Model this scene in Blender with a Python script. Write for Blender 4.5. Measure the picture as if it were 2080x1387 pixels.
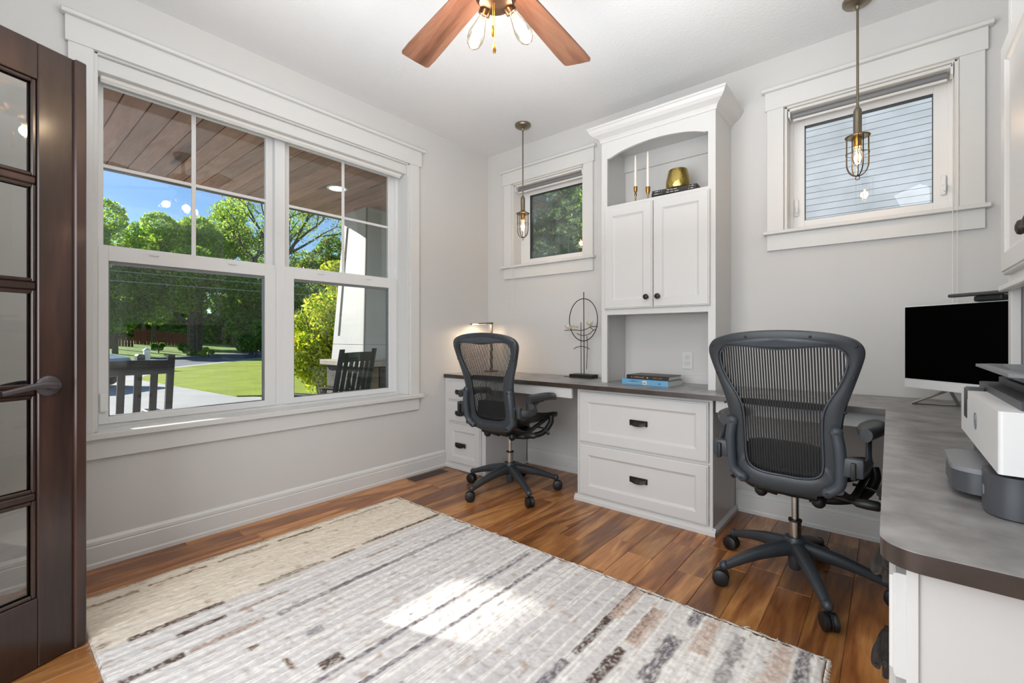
import bpy, bmesh, math, random
import numpy as np
from mathutils import Vector, Matrix
random.seed(7); rng = np.random.default_rng(11)
PI = math.pi
for o in list(bpy.data.objects): bpy.data.objects.remove(o)
SC = bpy.context.scene; COL = SC.collection

# ------------------------------------------------------------------ camera
F_PX, CX, HY = 914.2, 1040.0, 683.5
YAW = math.atan(766/914.2)
cam_d = bpy.data.cameras.new('camera'); cam = bpy.data.objects.new('camera', cam_d); COL.objects.link(cam)
cam.location = (2.852, -3.0588, 1.0804)
cam.rotation_euler = (PI/2, 0, YAW)
cam_d.sensor_fit = 'HORIZONTAL'; cam_d.sensor_width = 36; cam_d.lens = F_PX/2080*36
cam_d.shift_y = (HY-693.5)/2080
cam_d.clip_start = .02; cam_d.clip_end = 400
SC.camera = cam
# ------------------------------------------------------------------ world, sun, area lights, exposure
W = bpy.data.worlds.new('sky'); SC.world = W; W.use_nodes = True
wn = W.node_tree; bg = wn.nodes['Background']
sky = wn.nodes.new('ShaderNodeTexSky'); sky.sky_type = 'NISHITA'; sky.sun_disc = False
SUN_DIR = Vector((-1, -.36, .466)).normalized()          # towards the sun
sky.sun_elevation = math.asin(SUN_DIR.z); sky.sun_rotation = math.atan2(SUN_DIR.x, SUN_DIR.y)
sky.altitude = 200; sky.air_density = 1.0; sky.dust_density = .15; sky.ozone_density = 5
wn.links.new(sky.outputs[0], bg.inputs[0]); bg.inputs[1].default_value = .15
sd = bpy.data.lights.new('sun', 'SUN'); sd.energy = 11; sd.angle = math.radians(.8); sd.color = (1, .95, .86)
so = bpy.data.objects.new('sun', sd); COL.objects.link(so)
so.rotation_euler = SUN_DIR.to_track_quat('Z', 'Y').to_euler()
def area(name, loc, target, sx, sy, e, col=(1, 1, 1)):
    d = bpy.data.lights.new(name, 'AREA'); d.shape = 'RECTANGLE'; d.size = sx; d.size_y = sy; d.energy = e; d.color = col
    o = bpy.data.objects.new(name, d); COL.objects.link(o); o.location = loc
    o.rotation_euler = (Vector(target)-Vector(loc)).to_track_quat('-Z', 'Y').to_euler(); return o
area('foyer_fill', (1.9, -4.3, 1.5), (1.6, 0, 1.25), 2.6, 2.2, 100, (.90, .95, 1))  # fill lamp added in the unseen foyer to brighten the room
area('ceiling_fill', (1.95, -2.15, 1.80), (1.95, -2.1, 2.74), 1.7, 2.2, 37, (.91, .955, 1))  # added upward fill that lightens the ceiling; no fixture here
area('left_wall_fill', (3.2, -3.35, 2.3), (.2, -1.6, 1.0), .9, .9, 12, (.92, .96, 1))  # extra fill lamp out of view, lifts the left wall
SC.view_settings.view_transform = 'Standard'; SC.view_settings.look = 'None'
SC.view_settings.exposure = 0.0; SC.view_settings.gamma = 1; SC.view_settings.use_curve_mapping = False

# ------------------------------------------------------------------ materials
def s2l(c):
    return tuple((x/12.92 if x <= .04045 else ((x+.055)/1.055)**2.4) for x in c)
def rgb(h):
    h = h.lstrip('#'); return s2l(tuple(int(h[i:i+2], 16)/255 for i in (0, 2, 4)))+(1,)
def mat(name, col, rough=.5, metal=0, spec=.5, emit=None, es=0, bump=None, vary=None, coat=0, trans=0):
    m = bpy.data.materials.new(name); m.use_nodes = True; nt = m.node_tree; b = nt.nodes['Principled BSDF']
    c = rgb(col) if isinstance(col, str) else tuple(col)+(1,)
    b.inputs['Base Color'].default_value = c; b.inputs['Roughness'].default_value = rough
    b.inputs['Metallic'].default_value = metal; b.inputs['Specular IOR Level'].default_value = spec
    b.inputs['Coat Weight'].default_value = coat
    if trans: b.inputs['Transmission Weight'].default_value = trans
    if emit: b.inputs['Emission Color'].default_value = rgb(emit); b.inputs['Emission Strength'].default_value = es
    if bump or vary:
        tc = nt.nodes.new('ShaderNodeTexCoord')
    if bump:
        n = nt.nodes.new('ShaderNodeTexNoise'); n.inputs['Scale'].default_value = bump[0]; n.inputs['Detail'].default_value = 4
        bp = nt.nodes.new('ShaderNodeBump'); bp.inputs['Strength'].default_value = bump[1]; bp.inputs['Distance'].default_value = bump[2] if len(bump) > 2 else .002
        nt.links.new(tc.outputs['Object'], n.inputs['Vector']); nt.links.new(n.outputs['Fac'], bp.inputs['Height']); nt.links.new(bp.outputs['Normal'], b.inputs['Normal'])
    if vary:
        n = nt.nodes.new('ShaderNodeTexNoise'); n.inputs['Scale'].default_value = vary[1]; n.inputs['Detail'].default_value = 6
        mx = nt.nodes.new('ShaderNodeMix'); mx.data_type = 'RGBA'
        rp = nt.nodes.new('ShaderNodeValToRGB'); rp.color_ramp.elements[0].position = .35; rp.color_ramp.elements[1].position = .65
        nt.links.new(tc.outputs['Object'], n.inputs['Vector']); nt.links.new(n.outputs['Fac'], rp.inputs['Fac']); nt.links.new(rp.outputs['Color'], mx.inputs['Factor'])
        mx.inputs['A'].default_value = c; mx.inputs['B'].default_value = rgb(vary[0]); nt.links.new(mx.outputs['Result'], b.inputs['Base Color'])
    return m
def glass_mat(name, tint=(1, 1, 1), refl=1.0, dust=0):
    m = bpy.data.materials.new(name); m.use_nodes = True; nt = m.node_tree; nt.nodes.clear()
    o = nt.nodes.new('ShaderNodeOutputMaterial'); t = nt.nodes.new('ShaderNodeBsdfTransparent'); g = nt.nodes.new('ShaderNodeBsdfGlossy')
    t.inputs[0].default_value = tuple(tint)+(1,); g.inputs['Roughness'].default_value = 0
    f = nt.nodes.new('ShaderNodeFresnel'); f.inputs['IOR'].default_value = 1.5
    mu = nt.nodes.new('ShaderNodeMath'); mu.operation = 'MULTIPLY'; mu.inputs[1].default_value = refl
    mx = nt.nodes.new('ShaderNodeMixShader'); L = nt.links.new
    L(f.outputs[0], mu.inputs[0]); L(mu.outputs[0], mx.inputs[0]); L(t.outputs[0], mx.inputs[1]); L(g.outputs[0], mx.inputs[2]); L(mx.outputs[0], o.inputs[0])
    if dust:
        n = nt.nodes.new('ShaderNodeTexNoise'); n.inputs['Scale'].default_value = 5; tc = nt.nodes.new('ShaderNodeTexCoord'); L(tc.outputs['Object'], n.inputs['Vector'])
        mr = nt.nodes.new('ShaderNodeMapRange'); mr.inputs['From Min'].default_value = .35; mr.inputs['From Max'].default_value = .75; mr.inputs['To Max'].default_value = dust*2.2; L(n.outputs['Fac'], mr.inputs['Value'])
        tl = nt.nodes.new('ShaderNodeBsdfTranslucent'); m2 = nt.nodes.new('ShaderNodeMixShader'); L(mr.outputs[0], m2.inputs[0]); L(mx.outputs[0], m2.inputs[1]); L(tl.outputs[0], m2.inputs[2]); L(m2.outputs[0], o.inputs[0])
    return m
def wood_mat(name, stops, scale, rough=.35, axis='y', rand=1.0, bump=.15, grain=18, knots=False, coat=0.0, val=(.75, 1.25)):
    m = bpy.data.materials.new(name); m.use_nodes = True; nt = m.node_tree; b = nt.nodes['Principled BSDF']; L = nt.links.new; N = nt.nodes.new
    tc = N('ShaderNodeTexCoord'); oi = N('ShaderNodeObjectInfo'); mp = N('ShaderNodeMapping')
    sc = {'x': (scale*.12, scale, scale), 'y': (scale, scale*.12, scale), 'z': (scale, scale, scale*.12)}[axis]
    mp.inputs['Scale'].default_value = sc
    ad = N('ShaderNodeVectorMath'); ad.operation = 'ADD'; ml = N('ShaderNodeVectorMath'); ml.operation = 'SCALE'; ml.inputs['Scale'].default_value = 43*rand
    cb = N('ShaderNodeCombineXYZ'); [L(oi.outputs['Random'], cb.inputs[i]) for i in range(3)]
    L(cb.outputs[0], ml.inputs[0]); L(tc.outputs['Object'], mp.inputs[0]); L(mp.outputs[0], ad.inputs[0]); L(ml.outputs[0], ad.inputs[1])
    n1 = N('ShaderNodeTexNoise'); n1.inputs['Scale'].default_value = 1.0; n1.inputs['Detail'].default_value = 3; n1.inputs['Distortion'].default_value = 1.2
    L(ad.outputs[0], n1.inputs['Vector'])
    wv = N('ShaderNodeMath'); wv.operation = 'MULTIPLY'; wv.inputs[1].default_value = grain; L(n1.outputs['Fac'], wv.inputs[0])
    fr = N('ShaderNodeMath'); fr.operation = 'PINGPONG'; fr.inputs[1].default_value = 1; L(wv.outputs[0], fr.inputs[0])
    n2 = N('ShaderNodeTexNoise'); n2.inputs['Scale'].default_value = 14; n2.inputs['Detail'].default_value = 5; L(ad.outputs[0], n2.inputs['Vector'])
    mx = N('ShaderNodeMath'); mx.operation = 'MULTIPLY_ADD'; mx.inputs[1].default_value = .32; L(fr.outputs[0], mx.inputs[0])
    h = N('ShaderNodeMath'); h.operation = 'MULTIPLY'; h.inputs[1].default_value = .5; L(n2.outputs['Fac'], h.inputs[0]); L(h.outputs[0], mx.inputs[2])
    m3 = N('ShaderNodeMath'); m3.operation = 'MULTIPLY_ADD'; m3.inputs[1].default_value = .9; L(n1.outputs['Fac'], m3.inputs[0]); 
    ofs = N('ShaderNodeMath'); ofs.operation = 'SUBTRACT'; ofs.inputs[1].default_value = .37; L(mx.outputs[0], ofs.inputs[0]); L(ofs.outputs[0], m3.inputs[2])
    rp = N('ShaderNodeValToRGB'); L(m3.outputs[0], rp.inputs['Fac']); cr = rp.color_ramp
    cr.elements[0].position = stops[0][0]; cr.elements[0].color = rgb(stops[0][1]); cr.elements[1].position = stops[-1][0]; cr.elements[1].color = rgb(stops[-1][1])
    for p, c in stops[1:-1]: e = cr.elements.new(p); e.color = rgb(c)
    hs = N('ShaderNodeHueSaturation'); mr = N('ShaderNodeMapRange'); mr.inputs['To Min'].default_value = val[0]; mr.inputs['To Max'].default_value = val[1]
    L(oi.outputs['Random'], mr.inputs['Value']); L(mr.outputs[0], hs.inputs['Value']); L(rp.outputs[0], hs.inputs['Color'])
    out = hs.outputs[0]
    if knots:
        vo = N('ShaderNodeTexVoronoi'); vo.inputs['Scale'].default_value = 1.1; L(ad.outputs[0], vo.inputs['Vector'])
        kr = N('ShaderNodeValToRGB'); kr.color_ramp.elements[0].position = .04; kr.color_ramp.elements[0].color = (1, 1, 1, 1); kr.color_ramp.elements[1].position = .13; kr.color_ramp.elements[1].color = (0, 0, 0, 1)
        L(vo.outputs['Distance'], kr.inputs['Fac']); km = N('ShaderNodeMix'); km.data_type = 'RGBA'; L(kr.outputs[0], km.inputs['Factor']); L(out, km.inputs['A']); km.inputs['B'].default_value = rgb(knots); out = km.outputs['Result']
    L(out, b.inputs['Base Color']); b.inputs['Roughness'].default_value = rough; b.inputs['Coat Weight'].default_value = coat; b.inputs['Coat Roughness'].default_value = .12
    bp = N('ShaderNodeBump'); bp.inputs['Strength'].default_value = bump; bp.inputs['Distance'].default_value = .001; L(n2.outputs['Fac'], bp.inputs['Height']); L(bp.outputs['Normal'], b.inputs['Normal'])
    return m
def attr_mat(name, rough=.9, trans=0.0, attr='col', spec=.2):
    m = bpy.data.materials.new(name); m.use_nodes = True; nt = m.node_tree; b = nt.nodes['Principled BSDF']; L = nt.links.new
    a = nt.nodes.new('ShaderNodeAttribute'); a.attribute_name = attr; L(a.outputs['Color'], b.inputs['Base Color'])
    b.inputs['Roughness'].default_value = rough; b.inputs['Specular IOR Level'].default_value = spec
    if trans:
        o = nt.nodes['Material Output']; t = nt.nodes.new('ShaderNodeBsdfTranslucent'); mx = nt.nodes.new('ShaderNodeMixShader'); mx.inputs[0].default_value = trans
        L(a.outputs['Color'], t.inputs[0]); L(b.outputs[0], mx.inputs[1]); L(t.outputs[0], mx.inputs[2]); L(mx.outputs[0], o.inputs[0])
    return m
M = {}
M['wall'] = mat('wall_paint', '#d0cfcd', .75, bump=(260, .12, .0006))
M['ceil'] = mat('ceiling_texture', '#e2e2e2', .9, bump=(70, .5, .004))
M['trim'] = mat('trim_paint', '#d7d7d5', .38, bump=(40, .02, .0004))
M['vinyl'] = mat('window_vinyl', '#e2e3e3', .35, bump=(30, .01, .0003))
M['cab'] = mat('cabinet_paint', '#cfcecc', .36, bump=(35, .02, .0004))
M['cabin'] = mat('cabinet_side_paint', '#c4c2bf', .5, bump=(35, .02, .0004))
M['pane'] = glass_mat('window_glass', (.97, .985, .98))
M['hazy'] = glass_mat('dusty_window_glass', (.97, .985, .98), 1, .10)
M['hbronze'] = mat('door_hardware_bronze', '#504c4e', .38, .55, bump=(90, .1, .0004))
M['doorglass'] = glass_mat('door_glass', (.93, .94, .93), 1.3)
M['bulbglass'] = glass_mat('bulb_glass', (1, .95, .85), .8)
M['seal'] = mat('seal_rubber', '#2c3136', .6)
M['floorb'] = mat('subfloor', '#20140c', .8, bump=(20, .2))
M['floor'] = wood_mat('walnut_plank', [(.1, '#5b341a'), (.35, '#85522c'), (.6, '#a8713f'), (.85, '#c8935a'), (1, '#d3a36b')], 5.0, .3, 'y', 1, .12, 9, coat=.12, val=(.62, 1.3))
M['porch'] = wood_mat('porch_cedar', [(.1, '#5a3f34'), (.4, '#86604f'), (.7, '#9e7766'), (1, '#b99786')], 4.5, .6, 'x', 1, .3, 7, knots='#2d1c16', val=(.72, 1.25))
M['door'] = wood_mat('espresso_wood', [(.1, '#1d120e'), (.5, '#32211b'), (1, '#4a3029')], 5, .3, 'z', .2, .15, 4, coat=.25, val=(.95, 1.05))
M['blade'] = wood_mat('fan_blade_walnut', [(.1, '#4a2c1d'), (.5, '#704834'), (1, '#8e6650')], 6, .4, 'x', 1, .1, 5, val=(.95, 1.05))
M['ctop_sheen'] = mat('laminate_top_sheen', '#827f7d', .36, metal=.4, vary=('#a9a8a7', 11), bump=(60, .15, .0006), spec=.8)  # same laminate as the edges; reflected sheen put into a lighter colour
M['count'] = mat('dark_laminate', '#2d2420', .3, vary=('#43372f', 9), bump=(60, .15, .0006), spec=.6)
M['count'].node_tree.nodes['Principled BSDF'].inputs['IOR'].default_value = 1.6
M['bronze'] = mat('oil_rubbed_bronze', '#1d1a19', .42, .6, bump=(90, .2, .0006), vary=('#3a332f', 60))
M['nickel'] = mat('antique_nickel', '#8b8171', .32, 1, bump=(80, .05))
M['nickd'] = mat('cage_nickel', '#7b6c58', .34, 1, bump=(80, .05))
M['brass'] = mat('brass', '#8f6a2c', .3, 1, bump=(60, .1))
M['gold'] = mat('hammered_gold', '#bfa862', .17, 1, bump=(70, .8, .004))
M['oldbrass'] = mat('aged_brass', '#a77f3d', .35, 1, bump=(60, .2))
M['socket'] = mat('bronze_socket', '#4b3423', .3, .9, bump=(60, .1))
M['bulb'] = mat('filament', '#ffffff', .5, emit='#ffb869', es=55, bump=(30, .01))
M['lampm'] = mat('lamp_bronze', '#6d625a', .4, .5, bump=(90, .1))
M['led'] = mat('led_lens', '#ffffff', .5, emit='#ffe8c4', es=6, bump=(30, .01))
M['ledw'] = mat('lamp_led_lens', '#ffffff', .5, emit='#ffd9a8', es=1.6, bump=(30, .01))
M['grey'] = mat('graphite_plastic', '#2c3034', .4, bump=(120, .08, .0004), vary=('#33383d', 4))
M['greyl'] = mat('slate_plastic', '#3e444b', .4, bump=(120, .08, .0004))
M['black'] = mat('black_plastic', '#131313', .45, bump=(60, .1))
M['meshm'] = mat('black_pellicle', '#17181a', .6, bump=(900, .5, .0006))
M['pad'] = mat('arm_pad_vinyl', '#2b2e32', .38, bump=(200, .1, .0004))
M['chrome'] = mat('chrome', '#b9b7b3', .18, 1, bump=(60, .02))
M['screen'] = mat('screen', '#010101', .3, spec=.02, bump=(20, .001))
M['white'] = mat('white_plastic', '#d6d6d5', .35, bump=(60, .02))
M['alu'] = mat('brushed_aluminium', '#a9a8a4', .35, .9, bump=(90, .1))
M['prn'] = mat('printer_grey', '#3f4145', .42, bump=(120, .05))
M['prnl'] = mat('printer_light_grey', '#75777a', .45, bump=(120, .05))
M['prnd'] = mat('printer_dark', '#26282c', .4, bump=(120, .05))
M['wax'] = mat('candle_wax', '#efeadf', .5, bump=(30, .05))
M['bkblack'] = mat('black_cover', '#171517', .4, bump=(90, .1))
M['bkbrown'] = mat('dark_brown_cover', '#2d2826', .4, bump=(90, .1))
M['bkblue'] = mat('blue_cover', '#6fa6c9', .4, bump=(90, .1), vary=('#5b97be', 10))
M['page'] = mat('page_block', '#dedbd3', .8, bump=(400, .4))
M['ink'] = mat('pale_ink', '#cfc9be', .6, bump=(60, .05))
M['inkg'] = mat('copper_ink', '#a5745a', .5, bump=(60, .05))
M['inkd'] = mat('navy_ink', '#23344d', .6, bump=(60, .05))
M['art'] = mat('blackened_steel', '#2b2724', .5, .5, bump=(90, .3))
M['petal'] = mat('champagne_petal', '#e2dac0', .5, .2, bump=(90, .3))
M['concrete'] = mat('driveway_concrete', '#a3a2a3', .9, vary=('#b2b1b0', 1.2), bump=(30, .3))
M['asphalt'] = mat('asphalt', '#5b5f66', .9, vary=('#6b6f75', 1), bump=(30, .3))
M['lawn'] = mat('lawn_grass', '#8a9c12', .9, vary=('#a0b01c', 1.1), bump=(40, 1, .05))
M['hill'] = mat('far_grass', '#5f8032', .9, vary=('#86a33c', .25), bump=(20, 1, .05))
M['soil'] = mat('soil', '#4a3b2b', .95, vary=('#5b4a34', 3))
M['colw'] = mat('column_paint', '#b4b5b6', .6, bump=(60, .1), vary=('#adaeae', 3))
M['cap'] = mat('limestone', '#8d857c', .85, vary=('#a0968b', 8), bump=(60, .4))
M['stone'] = mat('ledge_stone', '#5e5549', .85, vary=('#82745f', 6), bump=(30, .8, .01))
M['stoneb'] = mat('dark_ledge_stone', '#3a3836', .85, vary=('#55504a', 6), bump=(30, .8, .01))
M['gut'] = mat('bronze_fascia', '#4a4038', .6, bump=(20, .1))
M['rock'] = mat('black_painted_wood', '#15171a', .45, bump=(60, .15))
M['side'] = mat('pale_siding', '#b7bac6', .7, bump=(50, .25))
M['bark'] = mat('bark', '#4b4136', .9, vary=('#6b5f50', 6), bump=(12, 1, .03))
M['fence'] = mat('red_brown_fence', '#6e3a30', .85, vary=('#87493b', 4), bump=(30, .3))
M['leaf'] = attr_mat('leaf', .55, .6)
M['needle'] = attr_mat('pine_needle', .6, .15)
M['rug'] = attr_mat('wool', .95, 0, spec=.05)
M['mail'] = mat('mailbox_paint', '#e8eaec', .5, bump=(20, .05))
M['car'] = mat('car_paint', '#b9bcc0', .2, .3, bump=(10, .01)); M['tyre'] = mat('tyre', '#17181a', .8, bump=(40, .3))
M['carglass'] = mat('dark_car_glass', '#15181c', .1, bump=(10, .01))
M['cord'] = mat('white_cord', '#e9e8e4', .6, bump=(200, .3))
M['vent'] = mat('brown_vent', '#4c3527', .4, .3, bump=(60, .1))
M['wire'] = mat('overhead_wire', '#8b999b', .6, bump=(20, .1))

# ------------------------------------------------------------------ builders
class B:
    def __init__(s): s.bm = bmesh.new()
    def box(s, x0, y0, z0, x1, y1, z1, bev=0, seg=1, mx=None):
        r = bmesh.ops.create_cube(s.bm, size=1); vs = r['verts']
        for v in vs: v.co = Vector((x0+(v.co.x+.5)*(x1-x0), y0+(v.co.y+.5)*(y1-y0), z0+(v.co.z+.5)*(z1-z0)))
        if mx is not None: bmesh.ops.transform(s.bm, matrix=mx, verts=vs)
        if bev:
            es = list({e for v in vs for e in v.link_edges})
            bmesh.ops.bevel(s.bm, geom=es, offset=bev, segments=seg, affect='EDGES', profile=.6)
        return s
    def ring(s, pts): return [s.bm.verts.new(p) for p in pts]
    def loft(s, rings, caps=True, closed=False):
        R = [s.ring(r) for r in rings]; n = len(R[0]); K = len(R)
        for i in range(K if closed else K-1):
            a, b = R[i], R[(i+1) % K]
            for j in range(n): s.bm.faces.new((a[j], a[(j+1) % n], b[(j+1) % n], b[j]))
        if caps and not closed: s.bm.faces.new(R[0][::-1]); s.bm.faces.new(R[-1])
        return s
    def tube(s, pts, r, n=8, closed=False, flat=None, caps=True):
        pts = [Vector(p) for p in pts]; K = len(pts); rings = []; up = None
        for i, p in enumerate(pts):
            a = pts[(i-1) % K] if (closed or i > 0) else p; b = pts[(i+1) % K] if (closed or i < K-1) else p
            t = (b-a).normalized()
            if up is None:
                up = Vector((0, 0, 1)) if abs(t.z) < .9 else Vector((0, 1, 0))
            u = (up - t*up.dot(t)).normalized(); up = u; w = t.cross(u)
            rr = r[i] if isinstance(r, (list, tuple)) else r
            ru, rw = (rr, rr) if flat is None else (rr*flat[0], rr*flat[1])
            rings.append([p+u*ru*math.cos(2*PI*j/n)+w*rw*math.sin(2*PI*j/n) for j in range(n)])
        return s.loft(rings, caps, closed)
    def cyl(s, p0, p1, r0, r1=None, n=16): return s.tube([p0, p1], [r0, r0 if r1 is None else r1], n)
    def lathe(s, prof, c=(0, 0, 0), n=24, mx=None):
        c = Vector(c); rings = []
        for r, z in prof:
            ps = [Vector((max(r, 1e-5)*math.cos(2*PI*j/n), max(r, 1e-5)*math.sin(2*PI*j/n), z)) for j in range(n)]
            rings.append([(mx @ p if mx is not None else p)+c for p in ps])
        return s.loft(rings)
    def prism(s, pts, axis, a, b):
        f = {'x': lambda p, t: (t, p[0], p[1]), 'y': lambda p, t: (p[0], t, p[1]), 'z': lambda p, t: (p[0], p[1], t)}[axis]
        return s.loft([[Vector(f(p, a)) for p in pts], [Vector(f(p, b)) for p in pts]])
    def sphere(s, c, r, seg=12, sc=(1, 1, 1)):
        q = bmesh.ops.create_uvsphere(s.bm, u_segments=seg, v_segments=max(6, seg//2), radius=r)
        for v in q['verts']: v.co = Vector((v.co.x*sc[0], v.co.y*sc[1], v.co.z*sc[2]))+Vector(c)
        return s
    def bevel(s, off, seg=1, ang=30):
        es = [e for e in s.bm.edges if len(e.link_faces) == 2 and e.calc_face_angle(0) > math.radians(ang)]
        bmesh.ops.bevel(s.bm, geom=es, offset=off, segments=seg, affect='EDGES', profile=.6); return s
    def obj(s, name, m, parent=None, smooth=False, mx=None):
        bmesh.ops.recalc_face_normals(s.bm, faces=s.bm.faces)
        me = bpy.data.meshes.new(name); s.bm.to_mesh(me); s.bm.free()
        return mk(name, me, m, parent, smooth, mx)
def mk(name, me, m, parent=None, smooth=False, mx=None):
    if mx is not None: me.transform(mx)
    if m: me.materials.append(M[m] if isinstance(m, str) else m)
    if smooth:
        me.polygons.foreach_set('use_smooth', [True]*len(me.polygons))
        try: me.set_sharp_from_angle(angle=math.radians(40))
        except Exception: pass
    o = bpy.data.objects.new(name, me); COL.objects.link(o)
    if parent is not None:
        o.parent = parent
        o.matrix_parent_inverse = wmat(parent).inverted()
    return o
def wmat(o):
    m = o.matrix_basis.copy()
    return m if o.parent is None else wmat(o.parent) @ o.matrix_parent_inverse @ m
def tag(o, label, cat, group=None, kind=None):
    if label: o['label'] = label
    if cat: o['category'] = cat
    if group: o['group'] = group
    if kind: o['kind'] = kind
    return o
def thing(name, label, cat, loc=(0, 0, 0), group=None):
    o = bpy.data.objects.new(name, None); COL.objects.link(o); o.location = loc; o.empty_display_size = .1
    return tag(o, label, cat, group)
def struct(o): o['kind'] = 'structure'; return o
def sthing(name, loc=(0, 0, 0)):
    o = bpy.data.objects.new(name, None); COL.objects.link(o); o.location = loc; return struct(o)
def copy_tree(o, parent=None):
    c = o.copy(); COL.objects.link(c); c.parent = parent
    for ch in o.children: copy_tree(ch, c)
    return c
def npmesh(name, verts, faces, col=None, smooth=False):
    me = bpy.data.meshes.new(name); k = faces.shape[1]
    me.vertices.add(len(verts)); me.vertices.foreach_set('co', np.asarray(verts, np.float32).ravel())
    me.loops.add(faces.size); me.loops.foreach_set('vertex_index', faces.astype(np.int32).ravel())
    me.polygons.add(len(faces)); me.polygons.foreach_set('loop_start', (np.arange(len(faces))*k).astype(np.int32))
    me.update(calc_edges=True); me.validate()
    if col is not None:
        a = me.color_attributes.new('col', 'FLOAT_COLOR', 'POINT'); c = np.ones((len(verts), 4), np.float32); c[:, :3] = col
        a.data.foreach_set('color', c.ravel())
    if smooth: me.polygons.foreach_set('use_smooth', [True]*len(me.polygons))
    return me
def spline(pts, n=6, closed=False):
    P = [Vector(p) for p in pts]; K = len(P); out = []
    for i in range(K if closed else K-1):
        g = lambda k: P[k % K] if closed else P[min(max(k, 0), K-1)]
        a, b, c, d = g(i-1), g(i), g(i+1), g(i+2)
        for j in range(n):
            t = j/n; out.append(.5*((2*b)+(c-a)*t+(2*a-5*b+4*c-d)*t*t+(3*b-a-3*c+d)*t**3))
    if not closed: out.append(P[-1])
    return out

# ------------------------------------------------------------------ room shell
XR, YF, H, T = 3.45, -3.56, 2.74, .2
def wall_with_holes(name, axis, pos, th, a0, a1, holes, z0=0, z1=H):
    """axis 'x': wall plane x=pos spanning y a0..a1 ; axis 'y': plane y=pos spanning x a0..a1"""
    b = B(); cuts = sorted({a0, a1, *[h[0] for h in holes], *[h[1] for h in holes]})
    def add(u0, u1, w0, w1):
        if axis == 'x': b.box(min(pos, pos+th), u0, w0, max(pos, pos+th), u1, w1)
        else: b.box(u0, min(pos, pos+th), w0, u1, max(pos, pos+th), w1)
    for u0, u1 in zip(cuts[:-1], cuts[1:]):
        hs = [h for h in holes if h[0] <= u0+1e-6 and h[1] >= u1-1e-6]
        if not hs: add(u0, u1, z0, z1); continue
        h = hs[0]
        if h[2] > z0: add(u0, u1, z0, h[2])
        if h[3] < z1: add(u0, u1, h[3], z1)
    return struct(b.obj(name, 'wall'))
wall_with_holes('wall_left', 'x', 0, -T, YF-.2, T, [(-2.70, -.90, .62, 2.415)])
wall_with_holes('wall_back', 'y', 0, T, 0, XR, [(.297, 1.022, 1.705, 2.425), (2.382, 3.108, 1.705, 2.425)])
wall_with_holes('wall_right', 'x', XR, T, YF, T, [])
wall_with_holes('wall_front', 'y', YF, -T, 0, XR, [(.98, 2.86, 0, 2.06)])
struct(B().box(-T, YF-2.2, H, XR+T, T, H+.15).obj('ceiling', 'ceil'))
# foyer beyond the double door opening (behind the camera)
wall_with_holes('wall_foyer', 'y', YF-2.2, -T, -T, XR+T+1.2, [])
fl = struct(B().box(-T, YF-2.2, -.12, XR+T+1.2, T, -.012).obj('floor', 'floorb'))
# floor planks
PW = .127
def plank(x0, x1, y0, y1, z0, z1, m, par, name, bev=.0018):
    b = B(); g = .0004
    b.box(x0+g, y0+g, z0, x1-g, y1-g, z1, bev); return b.obj(name, m, par)
nx = int(math.ceil(XR/PW)); pc = 0
xoff = 2.225-PW*round(2.225/PW)
for i in range(-1, nx+1):
    x0 = max(xoff+i*PW, .0); x1 = min(xoff+(i+1)*PW, XR)
    if x1-x0 < .01: continue
    y = -rng.uniform(0, .6)*1.0; ys = [0.0, y] if y < -.12 else [0.0]
    while ys[-1] > YF: ys.append(ys[-1]-rng.choice([.35, .5, .62, .78, .95, 1.15]))
    ys[-1] = YF-.2
    for a, c in zip(ys[:-1], ys[1:]):
        plank(x0, x1, c, a, -.013, 0, 'floor', fl, 'floor_plank'); pc += 1
# foyer floor planks are wider boards across
for k in range(9):
    plank(-T, XR+T, YF-.2-(k+1)*.22, YF-.2-k*.22, -.013, 0, 'floor', fl, 'floor_plank')
# baseboards
def baseboard(name, axis, pos, sgn, a0, a1):
    prof = [(0, 0), (.019, 0), (.019, .018), (.016, .024), (.015, .026), (.015, .098), (.011, .103), (.0135, .108), (.0125, .122), (.006, .131), (0, .135)]
    b = B(); pts = [(pos+sgn*p[0], p[1]) for p in prof]
    b.prism(pts, 'y' if axis == 'x' else 'x', a0, a1)
    return struct(b.obj(name, 'trim', smooth=False))
baseboard('baseboard_left', 'x', 0, 1, YF, -.535)
baseboard('baseboard_back', 'y', 0, -1, .48, 1.25)
baseboard('baseboard_back.001', 'y', 0, -1, 2.13, XR)
baseboard('baseboard_right', 'x', XR, -1, -1.06, 0)
baseboard('baseboard_front', 'y', YF, 1, 0, .88)

# ------------------------------------------------------------------ windows
def part(b, name, m, par, smooth=False, label=None):
    o = b.obj(name, m, par, smooth)
    if label: o['label'] = label
    return o
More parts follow.
